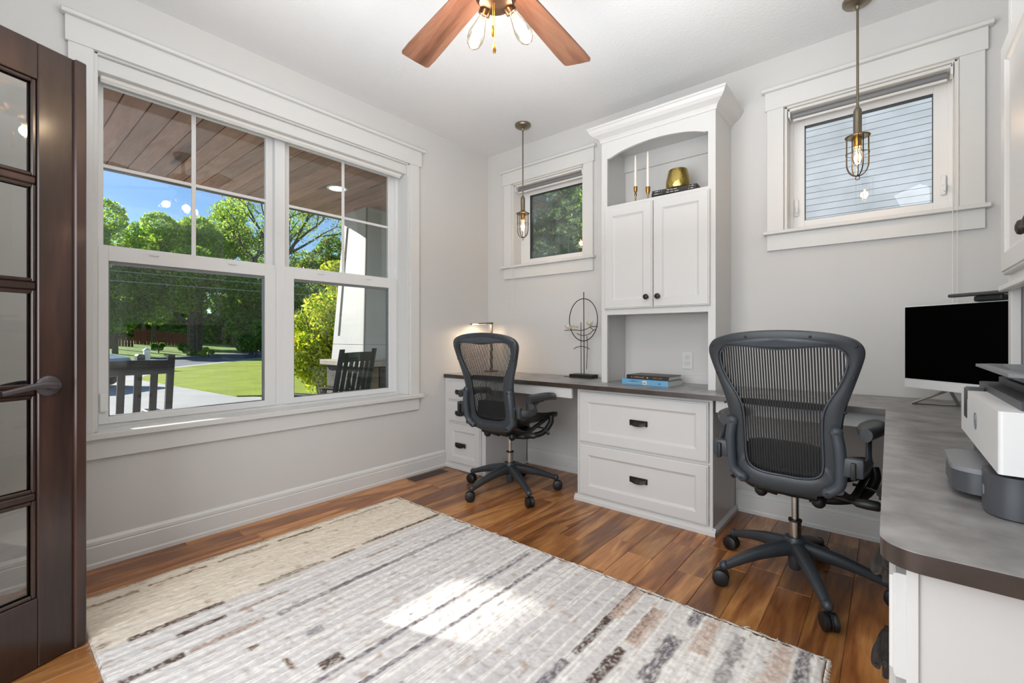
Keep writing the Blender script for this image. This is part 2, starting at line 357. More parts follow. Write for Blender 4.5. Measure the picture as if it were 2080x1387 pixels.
# main window on the left wall
w1 = sthing('window_1', (0, -1.8, 1.5))
y0, y1, z0, z1 = -2.70, -.90, .62, 2.415
part(B().box(0, y0-.09, z0+.01, .02, y0-.004, z1, .0015), 'side_casing', 'trim', w1)
part(B().box(0, y1+.004, z0+.01, .02, y1+.087, z1, .0015), 'side_casing', 'trim', w1)
part(B().box(0, y0-.10, z1, .024, y1+.108, 2.53, .0015), 'head_casing', 'trim', w1)
part(B().box(0, y0-.115, 2.53, .046, y1+.135, 2.549, .003), 'cap_moulding', 'trim', w1)
part(B().box(-.125, y0+.001, .602, .0, y1-.001, .63, 0).box(-.002, y0-.11, .602, .046, y1+.118, .63, .003), 'stool', 'trim', w1)
part(B().box(0, y0-.09, .508, .02, y1+.087, .602, .0015), 'apron', 'trim', w1)
part(B().box(-.13, y0-.004, z0+.011, .004, y0+.012, z1, .001).box(-.13, y1-.012, z0+.011, .004, y1+.004, z1, .001).box(-.13, y0, z1-.008, .004, y1, z1+.006, .001), 'jamb_liner', 'trim', w1)
def rect_frame(b, axis, p0, p1, a0, a1, c0, c1, wl, wr, wb, wt, bev=.002):
    """frame ring around opening (a0..a1, c0..c1) is outer rect; widths inwards"""
    def bx(u0, v0, u1, v1):
        if axis == 'x': b.box(p0, u0, v0, p1, u1, v1, bev)
        else: b.box(u0, p0, v0, u1, p1, v1, bev)
    bx(a0, c0, a0+wl, c1); bx(a1-wr, c0, a1, c1); bx(a0+wl-.001, c0, a1-wr+.001, c0+wb); bx(a0+wl-.001, c1-wt, a1-wr+.001, c1)
    return b
XA, XBk = -.125, -.195
b = B(); rect_frame(b, 'x', XBk, XA, y0, y1, z0, z1, .03, .03, .035, .045); b.box(XBk, -1.842, z0+.03, XA+.004, -1.778, z1-.04, .002)
part(b, 'window_frame', 'vinyl', w1)
units = [((-2.672, -1.838), (-2.646, -1.882), (-2.633, -1.903)), ((-1.782, -.928), (-1.737, -.975), (-1.725, -1.0))]
for (fo, up, lo) in units:
    s1 = part(rect_frame(B(), 'x', -.185, -.158, fo[0], fo[1], 1.455, 2.375, up[0]-fo[0], fo[1]-up[1], .085, .038), 'upper_sash', 'vinyl', w1)
    part(B().box(-.172, up[0]-.003, 1.537, -.168, up[1]+.003, 2.34), 'pane', 'pane', s1)
    ym = (up[0]+up[1])/2
    part(B().box(-.166, ym-.011, 1.535, -.160, ym+.011, 2.342, .002).box(-.166, up[0]-.002, 1.927, -.1605, up[1]+.002, 1.945, .002), 'muntin', 'vinyl', s1)
    s2 = part(rect_frame(B(), 'x', -.156, -.115, fo[0], fo[1], .648, 1.53, lo[0]-fo[0], fo[1]-lo[1], .036, .074), 'lower_sash', 'vinyl', w1)
    part(rect_frame(B(), 'x', -.152, -.1225, lo[0]-.004, lo[1]+.004, .68, 1.46, .009, .009, .006, .018, 0), 'glazing_bead', 'prnl', s2)
    part(B().box(-.137, lo[0]-.003, .682, -.133, lo[1]+.003, 1.458), 'pane', 'pane', s2)
    for yy in (lo[0]+.18, lo[1]-.18):
        part(B().box(-.1155, yy-.022, 1.503, -.108, yy+.022, 1.512, .002), 'sash_lock', 'vinyl', s2)
    part(B().box(-.115, fo[0]+.004, .71, -.098, fo[0]+.03, .80, .004), 'limit_latch', 'vinyl', s2) if fo[0] < -2 else None
def win_small(n, x0, x1, gx0, gx1, latches=True):
    w = sthing('window_%d' % n, ((x0+x1)/2, 0, 2.0)); z0, z1 = 1.705, 2.425
    part(B().box(x0-.09, -.02, z0, x0-.004, 0, z1, .0015), 'side_casing', 'trim', w)
    part(B().box(x1+.004, -.02, z0, x1+.09, 0, z1, .0015), 'side_casing', 'trim', w)
    part(B().box(x0-.10, -.024, z1, x1+.10, 0, 2.53, .0015), 'head_casing', 'trim', w)
    part(B().box(x0-.118, -.046, 2.53, x1+.118, 0, 2.549, .003), 'cap_moulding', 'trim', w)
    part(B().box(x0-.108, -.044, 1.683, x1+.108, 0.001, 1.703, .003).box(x0, 0, 1.683, x1, .12, 1.703), 'stool', 'trim', w)
    part(B().box(x0-.09, -.02, 1.59, x1+.09, 0, 1.683, .0015), 'apron', 'trim', w)
    part(B().box(x0-.003, -.004, z0, x0+.012, .12, z1, .001).box(x1-.012, -.004, z0, x1+.003, .12, z1, .001).box(x0, -.004, z1-.01, x1, .12, z1+.003, .001), 'jamb_liner', 'trim', w)
    part(rect_frame(B(), 'y', .105, .19, x0, x1, z0, z1, .03, .03, .022, .03), 'window_frame', 'vinyl', w)
    s = part(rect_frame(B(), 'y', .112, .15, x0+.028, x1-.028, z0+.02, z1-.028, gx0-x0-.028, x1-.028-gx1, .047, .065), 'casement_sash', 'vinyl', w)
    part(rect_frame(B(), 'y', .113, .149, gx0-.003, gx1+.003, 1.769, 2.333, .005, .005, .004, .004, 0), 'glazing_seal', 'seal' if n == 3 else 'prn', s)
    part(B().box(gx0, .13, 1.77, gx1, .134, 2.332), 'pane', 'hazy', s)
    if latches:
        for xx in (x0+.045, x1-.045):
            l = part(B().box(xx-.011, .096, 1.80, xx+.011, .113, 1.90, .004), 'latch', 'vinyl', w)
            part(B().tube([(xx, .1, 1.85), (xx+.004, .082, 1.845), (xx+.004, .08, 1.815)], .006, 8), 'latch_lever', 'vinyl', l, True)
    xm = gx0+.34
    part(B().box(xm-.09, .078, 1.704, xm+.03, .106, 1.716, .004).tube([(xm+.01, .09, 1.712), (xm, .07, 1.722), (xm-.075, .068, 1.712)], .005, 8), 'crank', 'vinyl', w, True)
    return w
win_small(2, 2.382, 3.108, 2.467, 3.025)
win_small(3, .297, 1.022, .405, .955, False)
# roller shades
def shade(name_lab, axis, a0, a1, z0, z1, p0, p1, cordpos, grp, dz):
    cx = (a0+a1)/2
    loc = (p0, cx, z1) if axis == 'x' else (cx, p0, z1)
    t = thing('roller_shade', name_lab, 'roller shade', loc, grp)
    if axis == 'x':
        part(B().box(min(p0, p1), a0, z0, max(p0, p1), a1, z1, .003), 'fascia', 'trim', t)
        part(B().tube([(p1+.02, a0+.02, z0-.004), (p1+.02, a1-.02, z0-.004)], .014, 12), 'shade_roll', 'cord', t, True)
        part(B().box(p1+.006, a0+.02, z0-.026, p1+.022, a1-.02, z0-.012, .003), 'hem_bar', 'trim', t)
    else:
        part(B().box(a0, min(p0, p1), z0+.012, a1, max(p0, p1), z1, .003), 'fascia', 'trim', t)
        part(B().tube([(a0+.02, p1-.025, z0-.008), (a1-.02, p1-.025, z0-.008)], .016, 12), 'shade_roll', 'prnl', t, True)
        part(B().box(a0+.02, p1-.03, z0-.036, a1-.02, p1-.018, z0-.022, .003), 'hem_bar', 'trim', t)
        for sx in (a0+.006, a1-.006): part(B().box(sx-.005, p0, z0-.022, sx+.005, p1, z1, .002), 'end_bracket', 'vinyl', t)
    if cordpos:
        (x, y, zt, zb) = cordpos
        part(B().tube([(x, y, zt), (x, y, zb+.02)], .0012, 5).tube([(x+.016, y, zt), (x+.016, y, zb+.02)], .0012, 5), 'bead_cord', 'cord', t, True)
    return t
shade('white roller shade box across the top of the wide double window', 'x', -2.69, -.912, 2.338, 2.406, -.012, -.085, None, 'roller shades', 0)
shade('white roller shade rolled up in the siding-view window on the right', 'y', 2.396, 3.094, 2.385, 2.414, .006, .07, (3.085, -.052, 2.40, 1.14), 'roller shades', 0)
shade('white roller shade rolled up in the small pine-view window by the corner', 'y', .311, 1.008, 2.385, 2.414, .006, .07, (.33, -.052, 2.40, 1.30), 'roller shades', 0)

# ------------------------------------------------------------------ cabinetry helpers
def ringfront(w, h, rings):
    """shaker/ogee front centred at origin, face toward -Y"""
    b = B(); R = []
    for ins, d in rings:
        x, z = w/2-ins, h/2-ins
        R.append([Vector((-x, -d, -z)), Vector((x, -d, -z)), Vector((x, -d, z)), Vector((-x, -d, z))])
    return b.loft(R)
OG = [(0, 0), (0, .012), (.003, .015), (.0075, .0155), (.009, .02)]
def front(name, w, h, loc, par, m='cab', rail=.06, flat=False, rot=0):
    rg = list(OG)+([] if flat else [(rail, .02), (rail+.004, .0165), (rail+.012, .0115), (rail+.016, .0105)])
    mx = Matrix.Translation(loc) @ Matrix.Rotation(rot, 4, 'Z')
    b = ringfront(w, h, rg); return b.obj(name, m, par, False, mx)
def cup_pull(par, loc, rot=0, w=.104, name='pull'):
    b = B(); mx = Matrix.Translation(loc) @ Matrix.Rotation(rot, 4, 'Z')
    # half shell opening downwards: sweep of arcs
    rings = []; n = 14
    for i in range(n+1):
        u = -1+2*i/n; x = u*w/2; hgt = .010+.021*math.sqrt(max(0, 1-u*u*.92)); dep = .008+.02*math.sqrt(max(0, 1-u*u*.85))
        pts = []
        for k in range(7):
            a = PI/2*k/6
            pts.append(Vector((x, -dep*math.sin(a)-.001, .016-hgt*(1-math.cos(a)))))
        for k in range(6, -1, -1):
            a = PI/2*k/6
            pts.append(Vector((x, -(dep-.003)*math.sin(a)-.001, .0135-hgt*(1-math.cos(a)))))
        rings.append(pts)
    b.loft(rings)
    b.box(-w/2-.004, -.012, .009, w/2+.004, 0, .018, .002)
    for s in (-1, 1): b.box(s*(w/2-.002)-.006, -.011, -.016, s*(w/2-.002)+.006, 0, .012, .003)
    return b.obj(name, 'bronze', par, True, mx)
def knob(par, loc, rot=0):
    mx = Matrix.Translation(loc) @ Matrix.Rotation(rot, 4, 'Z') @ Matrix.Rotation(PI/2, 4, 'X')
    b = B().lathe([(.011, 0), (.009, .003), (.0055, .008), (.006, .014), (.0155, .018), (.0175, .023), (.015, .029), (.007, .032), (0, .033)], n=20)
    return b.obj('knob', 'bronze', par, True, mx)
ZC0, ZC1 = .740, .770
# --- left drawer stack
c1 = thing('drawer_cabinet', 'narrow white three-drawer base cabinet in the left corner under the desk', 'cabinet', (.24, -.27, 0))
part(B().box(.004, -.532, 0, .47, -.022, ZC0-.001, .0015), 'carcass', 'cab', c1)
part(B().box(.0, -.545, 0, .474, -.53, .03, .004).box(.47, -.545, 0, .484, -.02, .02, .004), 'shoe_moulding', 'cab', c1)
for k, (a, c) in enumerate([(.713, .566), (.549, .390), (.372, .055)]):
    d = front('drawer', .37, a-c, (.245, -.532, (a+c)/2), c1, rail=.055, flat=(k < 2))
    cup_pull(d, (.215, -.552, (a+c)/2-.008+(.0 if k < 2 else 0)))
# --- file cabinet
c2 = thing('file_cabinet', 'wide white two-drawer base cabinet between the two desk chairs', 'cabinet', (1.69, -.24, 0))
part(B().box(1.262, -.482, 0, 2.118, -.022, ZC0-.001, .0015), 'carcass', 'cab', c2)
part(B().prism([(-.502, 0), (-.48, 0), (-.48, .038), (-.484, .038), (-.492, .03), (-.502, .02)], 'x', 1.247, 2.135).prism([(2.117, 0), (2.135, 0), (2.135, .02), (2.126, .03), (2.12, .036), (2.117, .036)], 'y', -.495, -.022).prism([(1.263, 0), (1.247, 0), (1.247, .02), (1.254, .03), (1.263, .036)], 'y', -.495, -.022), 'base_moulding', 'cab', c2)
for a, c in ((.720, .392), (.376, .048)):
    d = front('drawer', .815, a-c, (1.692, -.482, (a+c)/2), c2, rail=.064)
    cup_pull(d, (1.697, -.493, (a+c)/2+.002))
# --- knee-space aprons under the counter
tag(B().box(.484, -.532, .672, 1.247, -.512, ZC0-.001, .0015).obj('desk_apron', 'cab'), 'white rail under the desk top behind the left chair', 'desk rail')
tag(B().box(2.137, -.50, .672, 2.885, -.48, ZC0-.001, .0015).obj('desk_apron', 'cab'), 'white rail under the desk top behind the right chair', 'desk rail')
# --- countertop: L shape with rounded end
def arc(cx, cy, r, a0, a1, n=8): return [(cx+r*math.cos(a0+(a1-a0)*i/n), cy+r*math.sin(a0+(a1-a0)*i/n)) for i in range(n+1)]
cp = [(.002, -.002), (.002, -.54), (2.84, -.54)]
cp = [(.002, -.002), (.002, -.545), (2.841, -.545), (2.841, -2.10)] + arc(2.841+.05, -2.14, .05, PI, 1.5*PI, 14) + [(XR-.002, -2.19), (XR-.002, -.002)]
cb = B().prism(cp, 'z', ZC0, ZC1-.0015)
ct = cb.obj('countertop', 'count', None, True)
part(B().prism([(x-(.0005 if x > 2.83 and x < 2.9 else 0), y) for x, y in cp], 'z', ZC1-.0015, ZC1), 'top_surface', 'ctop_sheen', ct, True); tag(ct, 'dark brown L-shaped desk countertop with mottled top coloured lighter as sheen', 'countertop')  # thin top layer carries the sheen as colour
part(B().lathe([(.024, ZC1), (.024, ZC1+.0025), (.018, ZC1+.003), (0, ZC1+.003)], (.935, -.105, 0)), 'cable_grommet', 'black', ct, True)
# --- right wing drawer cabinet (faces -X)
c3 = thing('drawer_cabinet', 'white peninsula cabinet under the printer counter with side-facing drawers', 'cabinet', (3.17, -1.7, 0))
part(B().box(2.884, -2.152, 0, XR-.004, -1.07, ZC0-.001, .0015), 'carcass', 'cabin', c3)
part(B().box(2.872, -2.158, 0, 2.886, -1.065, ZC0-.001, .001), 'face_frame', 'cab', c3)
for (ya, yb) in ((-2.145, -1.655), (-1.64, -1.08)):
    for a, c in ((.716, .556), (.541, .375), (.36, .05)):
        d = front('drawer', yb-ya, a-c, (2.872, (ya+yb)/2, (a+c)/2), c3, rail=.05, rot=-PI/2)
        cup_pull(d, (2.853, (ya+yb)/2-.02, (a+c)/2+.003), rot=-PI/2)
# --- centre hutch
def arch_board(x0, x1, ztop, zend, zpk, y0_, y1_, flatw=.05):
    pts = [(x0, ztop), (x0, zend)]; n = 22
    for i in range(n+1):
        u = i/n; x = x0+.02+(x1-x0-.04)*u; s = (1-abs(2*u-1))
        e = min(1, s/.16); sm = e*e*(3-2*e)*.18
        z = zend+(zpk-zend)*(.82*math.sin(PI*u)**.9*(.55+.45*min(1, s/.3))+sm)
        pts.append((x, z))
    pts += [(x1, zend), (x1, ztop)]
    return B().prism(pts[::-1], 'y', y0_, y1_)
HX0, HX1, HD = 1.355, 2.088, .325
def hutch_parts(t, mx, w):
    """built for a hutch spanning local x 0..w with front at local y=-HD, back at 0; mx maps to the room"""
    f = -HD
    def P(b, n, m, sm=False): return b.obj(n, m, t, sm, mx)
    sw = .018
    P(B().box(0, f+.02, ZC1, sw, -.001, 2.43), 'side_panel', 'cab'); P(B().box(w-sw, f+.02, ZC1, w, -.001, 2.43), 'side_panel', 'cab')
    P(B().box(0, f, ZC1, .042, f+.02, 2.43, .001).box(w-.042, f, ZC1, w, f+.02, 2.43, .001).box(.041, f, 1.225, w-.041, f+.02, 1.27, .001).box(.041, f, 1.925, w-.041, f+.02, 1.955, .001), 'face_frame', 'cab')
    P(arch_board(.041, w-.041, 2.43, 2.275, 2.325, f, f+.019), 'arched_valance', 'cab')
    P(B().box(sw, f+.02, 1.23, w-sw, -.001, 1.248), 'shelf', 'cabin'); P(B().box(sw, f+.02, 1.935, w-sw, -.001, 1.953), 'shelf', 'cabin')
    P(B().box(0, f, 2.41, w, -.001, 2.43), 'top_panel', 'cab')
    P(B().box(sw, -.02, 2.27, w-sw, -.002, 2.41, .001), 'hanging_rail', 'cab')
    # crown
    prof = [(0, 2.385), (.006, 2.388), (.008, 2.40), (.016, 2.412), (.030, 2.422), (.046, 2.432), (.06, 2.448), (.068, 2.466), (.074, 2.470), (.074, 2.482), (0, 2.482)]
    rings = []
    for (dd, zz) in prof: rings.append([Vector((-dd, -.001, zz)), Vector((-dd, f-dd, zz)), Vector((w+dd, f-dd, zz)), Vector((w+dd, -.001, zz))])
    P(B().loft(rings), 'crown_moulding', 'cab')
    dw = (w-.058)/2
    for i, cx in enumerate((.028+dw/2, w-.028-dw/2)):
        rg = list(OG)+[(.058, .02), (.062, .0165), (.07, .0115), (.074, .0105)]
        d = ringfront(dw-.002, .672, rg).obj('door', 'cab', t, False, mx @ Matrix.Translation((cx, f, 1.598)))
        kx = w/2-.037 if i == 0 else w/2+.037
        p = mx @ Vector((kx, f-.02, 1.33)); knob(d, p, mx.to_euler().z)
h1 = thing('hutch', 'tall white hutch with arched shelf and two doors on the centre desk', 'hutch', (HX0+.36, -.16, ZC1))
hutch_parts(h1, Matrix.Translation((HX0, 0, 0)), HX1-HX0)
h2 = thing('hutch', 'white hutch cut by the right picture edge above the printer', 'hutch', (XR-.16, -1.45, ZC1))
hutch_parts(h2, Matrix.Translation((XR, -1.075, 0)) @ Matrix.Rotation(-PI/2, 4, 'Z'), .98)
for (zz) in (0,):
    part(B().box(XR-.345, -2.05, 1.215, XR-.32, -1.07, 1.232, .003), 'light_rail', 'cab', h2)
# backsplash strip at the hutch niche
tag(B().box(HX0+.02, -.012, ZC1, HX1-.02, -.001, ZC1+.055, .001).obj('backsplash', 'cab'), 'low white backsplash strip behind the books in the hutch', 'backsplash')
# outlet
def outlet(x, z, lab):
    t = thing('power_outlet', lab, 'outlet', (x, 0, z))
    part(B().box(x-.036, -.007, z-.058, x+.036, -.001, z+.058, .002), 'cover_plate', 'white', t)
    for dz in (.02, -.02):
        r = part(B().box(x-.017, -.009, z+dz-.014, x+.017, -.0065, z+dz+.014, .004), 'receptacle', 'white', t)
        for sx in (-.006, .006): part(B().box(x+sx-.001, -.0095, z+dz-.002, x+sx+.001, -.0088, z+dz+.007), 'slot', 'black', r)
        part(B().cyl((x, -.0096, z+dz-.007), (x, -.0088, z+dz-.007), .0022, n=8), 'slot', 'black', r)
outlet(1.82, .922, 'white duplex wall outlet inside the hutch above the books')

# ------------------------------------------------------------------ french door leaf
door = sthing('door_1', (.985, -3.53, 0))
dmx = Matrix.Translation((.645, -2.838, .005)) @ Matrix.Rotation(math.radians(-67.2), 4, 'Z')   # local +x runs from the free edge to the hinge
DWd, DHt, DT = .80, 2.032, .044
def DP(b, n, m, par=door, sm=False): return b.obj(n, m, par, sm, dmx)
st = .115
DP(B().box(0, 0, 0, st, DT, DHt, .003), 'stile', 'door'); DP(B().box(DWd-st, 0, 0, DWd, DT, DHt, .003), 'stile', 'door')
DP(B().box(st, 0, DHt-.12, DWd-st, DT, DHt, .002), 'top_rail', 'door'); DP(B().box(st, 0, 0, DWd-st, DT, .225, .002), 'bottom_rail', 'door')
DP(B().box(-.012, DT-.008, .0, .022, DT+.012, DHt, .004), 'astragal', 'door')
gz0, gz1 = .225, DHt-.12; rows = 5; mh = .026; ph = (gz1-gz0-mh*(rows-1))/rows
gx = [(st, (DWd-mh)/2), ((DWd+mh)/2, DWd-st)]
DP(B().box((DWd-mh)/2, .006, gz0, (DWd+mh)/2, DT-.006, gz1, .005), 'mullion', 'door')
for r in range(1, rows):
    z = gz0+r*ph+(r-1)*mh; DP(B().box(st, .006, z, DWd-st, DT-.006, z+mh, .005), 'muntin', 'door')
for r in range(rows):
    z = gz0+r*(ph+mh)
    for (a, c) in gx:
        pn = DP(B().box(a-.002, DT/2-.002, z-.002, c+.002, DT/2+.002, z+ph+.002), 'pane', 'doorglass')
        fr = B()
        for (y_a, y_b) in ((.007, .017), (DT-.017, DT-.007)): 
            fr.box(a, y_a, z, a+.012, y_b, z+ph, .003).box(c-.012, y_a, z, c, y_b, z+ph, .003).box(a+.011, y_a, z, c-.011, y_b, z+.012, .003).box(a+.011, y_a, z+ph-.012, c-.011, y_b, z+ph, .003)
        fr.obj('glazing_bead', 'door', pn, False, dmx)
hz = .925-.012
hd = DP(B().lathe([(.033, 0), (.033, .006), (.028, .010), (.012, .012), (.012, .03), (0, .03)], n=24, mx=Matrix.Rotation(PI/2, 4, 'X')).lathe([(.033, 0), (.033, -.006), (.028, -.010), (.012, -.012), (.012, -.03), (0, -.03)], (0, DT, 0), n=24, mx=Matrix.Rotation(PI/2, 4, 'X')), 'handle', 'hbronze', sm=True)
hd.data.transform(dmx.inverted()); hd.data.transform(Matrix.Translation((.09, 0, hz))); hd.data.transform(dmx)
for (s, y) in ((-1, 0), (1, DT)):
    pts = spline([(.075, y+s*.028, hz), (.09, y+s*.036, hz+.002), (.12, y+s*.038, hz+.006), (.17, y+s*.04, hz-.002), (.215, y+s*.036, hz-.012)], 5)
    n = len(pts)
    B().tube(pts, [.0135-.006*i/(n-1) for i in range(n)], 10, flat=(1, .6)).obj('lever', 'hbronze', hd, True, dmx)
for dz in (.022, -.022):
    B().cyl((.09, DT+.0065, hz+dz), (.09, DT+.0105, hz+dz), .0035, n=10).obj('screw', 'black', hd, True, dmx)
# door casing around the opening behind the camera
dc = sthing('trim_1', (1.9, YF, 0))
part(B().box(.89, YF, 0, .98, YF+.02, 2.06).box(2.86, YF, 0, 2.95, YF+.02, 2.06).box(.87, YF, 2.06, 2.97, YF+.022, 2.17), 'door_casing', 'trim', dc)

# ------------------------------------------------------------------ office chairs (local: faces +Y, column at origin)
O_ = [(-.005,.444),(.075,.447),(.140,.460),(.180,.482),(.196,.52),(.196,.60),(.196,.70),(.200,.76),(.214,.83),(.236,.90),(.256,.965),(.268,1.015),(.262,1.048),(.236,1.073),(.180,1.091),(.10,1.102),(0,1.106)]
I_ = [(-.005,.519),(.06,.519),(.105,.528),(.130,.550),(.138,.590),(.138,.65),(.138,.72),(.142,.785),(.160,.835),(.190,.890),(.213,.945),(.222,.99),(.214,1.022),(.185,1.040),(.130,1.043),(.06,1.036),(0,1.031)]
def sym(L):
    L = [(0 if abs(x) < .01 else x, z) for x, z in L]
    return L+[(-x, z) for x, z in L[-2:0:-1]]
Oc = spline([(x, 0, z) for x, z in sym(O_)], 4, True); Ic = spline([(x, 0, z) for x, z in sym(I_)], 4, True)
def backy(x, z):
    return -.20-.18*(z-.48)-.05*max(0, (z-.9))+.30*x*x - .045*math.exp(-((z-.72)/.12)**2)*0
def make_chair(label, AZ, AX, AY0, AL, BR):
    t = thing('office_chair', label, 'chair', (0, 0, 0), 'mesh office chairs'); t['loc0'] = 1
    rings = []
    for o, i in zip(Oc, Ic):
        c = (o+i)/2; hv = (o-i)/2; th_ = .018+.006*(1 if c.z < .55 else 0); ring = []
        for k in range(10):
            a = 2*PI*k/10; ca, sa = math.cos(a), math.sin(a)
            ex = abs(ca)**.7*(1 if ca > 0 else -1); ey = abs(sa)**.7*(1 if sa > 0 else -1)
            p = c+hv*ex; ring.append(Vector((p.x, backy(p.x, p.z)+th_*ey+.01*(1-ca)*0, p.z)))
        rings.append(ring)
    B().loft(rings, closed=True).obj('back_frame', 'grey', t, True)
    # inner piping
    pp = [Vector((i.x*.985, backy(i.x, i.z)-.010, i.z+.0*(1))) for i in Ic]
    B().tube(pp, .0042, 6, closed=True).obj('mesh_piping', 'greyl', t, True)
    # head insert
    hi = spline([(-.20, 0, 1.052), (-.12, 0, 1.043), (0, 0, 1.037), (.12, 0, 1.043), (.20, 0, 1.052), (.12, 0, 1.068), (0, 0, 1.078), (-.12, 0, 1.068)], 4, True)
    R2 = []
    for s_, dy in ((1, -.012), (.9, -.019), (.5, -.022)):
        R2.append([Vector((p.x*s_, backy(p.x*s_, p.z)+dy, 1.056+(p.z-1.056)*s_)) for p in hi])
    B().loft(R2).obj('head_insert', 'greyl', t, True)
    # pellicle strips
    poly = [(p.x, p.z) for p in Ic]; b = B(); pitch = .0098; n = int(.45/pitch)
    def zr(x):
        zs = []
        for (xa, za), (xb, zb) in zip(poly, poly[1:]+poly[:1]):
            if (xa-x)*(xb-x) < 0: zs.append(za+(zb-za)*(x-xa)/(xb-xa))
        return (min(zs)-.006, max(zs)+.006) if len(zs) >= 2 else None
    for k in range(-n//2, n//2+1):
        x = k*pitch+.0004; r = zr(x)
        if not r: continue
        m = 9; L = []
        for q in range(m+1):
            z = r[0]+(r[1]-r[0])*q/m; y = backy(x, z)+.010*math.sin(PI*q/m)*0+.004
            L.append([Vector((x-.0031, y, z)), Vector((x+.0031, y, z)), Vector((x+.0031, y+.0012, z)), Vector((x-.0031, y+.0012, z))])
        b.loft(L)
    o = b.obj('mesh_back', 'meshm', t); o['kind'] = 'stuff'
    # lumbar support band and lower pad
    for (za, zb, hw, dy, nm) in ((.795, .822, .150, .022, 'lumbar_band'), (.545, .655, .134, .026, 'lumbar_pad')):
        L = []
        for q in range(13):
            x = -hw+2*hw*q/12; y0_ = backy(x, (za+zb)/2)+dy
            e = 1-.25*abs(2*q/12-1)**4; zc = (za+zb)/2; hh = (zb-za)/2*e
            L.append([Vector((x, y0_, zc-hh)), Vector((x, y0_, zc+hh)), Vector((x, y0_+.012, zc+hh)), Vector((x, y0_+.012, zc-hh))])
        B().loft(L).obj(nm, 'meshm' if nm == 'lumbar_band' else 'black', t, False)
    # side brackets
    for s in (-1, 1):
        pts = spline([(s*.180, -.255, .722), (s*.190, -.252, .66), (s*.192, -.240, .58), (s*.186, -.228, .52), (s*.150, -.225, .485)], 5)
        nn = len(pts); k = B().tube(pts, [.022]*nn, 12, flat=(1.0, .9) ); k.sphere((s*.180, -.255, .722), .0225, 14); k.sphere((s*.150, -.225, .485), .0215, 14)
        br = k.obj('side_bracket', 'greyl', t, True)
        for (x, z, y) in ((s*.180, .722, -.279), (s*.150, .485, -.248)):
            B().cyl((x, y, z), (x, y-.003, z), .006, n=12).obj('bolt', 'black', br, True)
    for (x, z) in ((-.235, .93), (.235, .93), (-.208, .80), (.208, .80), (-.11, 1.08), (.11, 1.08), (0, .478), (-.245, 1.045), (.245, 1.045)):
        y = backy(x, z)-.017
        B().sphere((x, y, z), .0055, 8, (1, .5, 1)).obj('frame_screw', 'black', t, True)
    # seat
    sp = []
    for q in range(36):
        a = 2*PI*q/36; ca, sa = math.cos(a), math.sin(a)
        sp.append((.255*abs(ca)**.55*(1 if ca > 0 else -1), .085+.245*abs(sa)**.6*(1 if sa > 0 else -1)))
    def seatz(x, y): return .528-.9*max(0, y-.22)**1.5*1.0+.018*(abs(x)/.25)**2
    L = []
    for (s_, dz) in ((.93, -.034), (1, -.026), (1.02, -.010), (1, .002), (.9, .004), (.6, -.006), (.2, -.012)):
        L.append([Vector((x*s_, .085+(y-.085)*s_, seatz(x*s_, .085+(y-.085)*s_)+dz)) for x, y in sp])
    B().loft(L).obj('seat', 'black', t, True)
    # arms
    for s in (-1, 1):
        L = []
        for q in range(15):
            u = q/14; y = AY0+AL*u; w_ = .055*(math.sin(PI*min(.97, max(.03, u)))**.45)*(1.08-.35*u); cx = s*(AX+.012*math.sin(PI*u)); zt = AZ-.006*u-.05*(u-.45)**2
            ring = []
            for k in range(14):
                a = 2*PI*k/14; ca, sa = math.cos(a), math.sin(a)
                ring.append(Vector((cx+w_*ca, y, zt-.022+.022*sa*(1 if sa > 0 else 1.3))))
            L.append(ring)
        pdd = B().loft(L).obj('arm_pad', 'pad', t, True)
        B().cyl((s*AX, AY0+.13, AZ-.035), (s*AX, AY0+.13, AZ-.055), .038, .028, 16).obj('pad_plate', 'black', pdd, True)
        a = B()
        a.box(min(s*.200, s*.262), -.262, .565, max(s*.200, s*.262), -.222, .635, .008, 2)
        a.tube(spline([(s*.235, -.235, .60), (s*(AX-.005), -.20, .592), (s*(AX+.008), -.14, .60), (s*(AX+.006), (AY0+.13-.14)/2-.04, .64), (s*AX, AY0+.12, AZ-.045)], 5), [.030, .029, .028, .027, .026, .025, .024, .023, .022, .021, .020, .019, .018, .017, .016, .016, .016, .016, .016, .018, .019], 10, flat=(1, .62))
        am = a.obj('arm_support', 'grey', t, True)
        B().box(min(s*.224, s*.240), -.275, .560, max(s*.224, s*.240), -.255, .622, .005, 2).obj('arm_latch', 'black', am, True)
        # yoke linking to the seat
        B().tube(spline([(s*.06, -.05, .40), (s*.16, -.02, .405), (s*.235, .05, .425), (s*.268, .10, .485), (s*.262, .12, .53)], 5), .019, 10).obj('seat_yoke', 'black', t, True)
        B().tube(spline([(s*.19, -.235, .50), (s*.215, -.12, .455), (s*.235, 0, .49), (s*.25, .09, .525)], 5), .013, 8).obj('back_link', 'black', t, True)
    # mechanism
    b = B(); b.box(-.085, -.15, .43, .085, .13, .49, .02, 2); b.lathe([(.045, .385), (.075, .395), (.085, .42), (.085, .45), (.05, .46)], (0, 0, 0), 20)
    b.tube([(-.10, -.17, .45), (.11, -.17, .45)], .024, 10); b.tube([(-.12, .06, .43), (.12, .06, .43)], .024, 10)
    for s in (-1, 1): b.sphere((s*.105, -.12, .415), .027, 10, (1, 1, 1.1)); b.sphere((s*.09, -.05, .43), .028, 10)
    b.obj('tilt_mechanism', 'black', t, True)
    lv = B().tube([(.08, -.13, .452), (.22, -.14, .446)], .007, 8).obj('lever', 'black', t, True)
    L = [(.215, .008), (.23, .018), (.26, .02), (.295, .019), (.305, .012)]
    B().tube([(x, -.14, .446) for x, r in L], [r for x, r in L], 10).obj('lever_grip', 'black', lv, True)
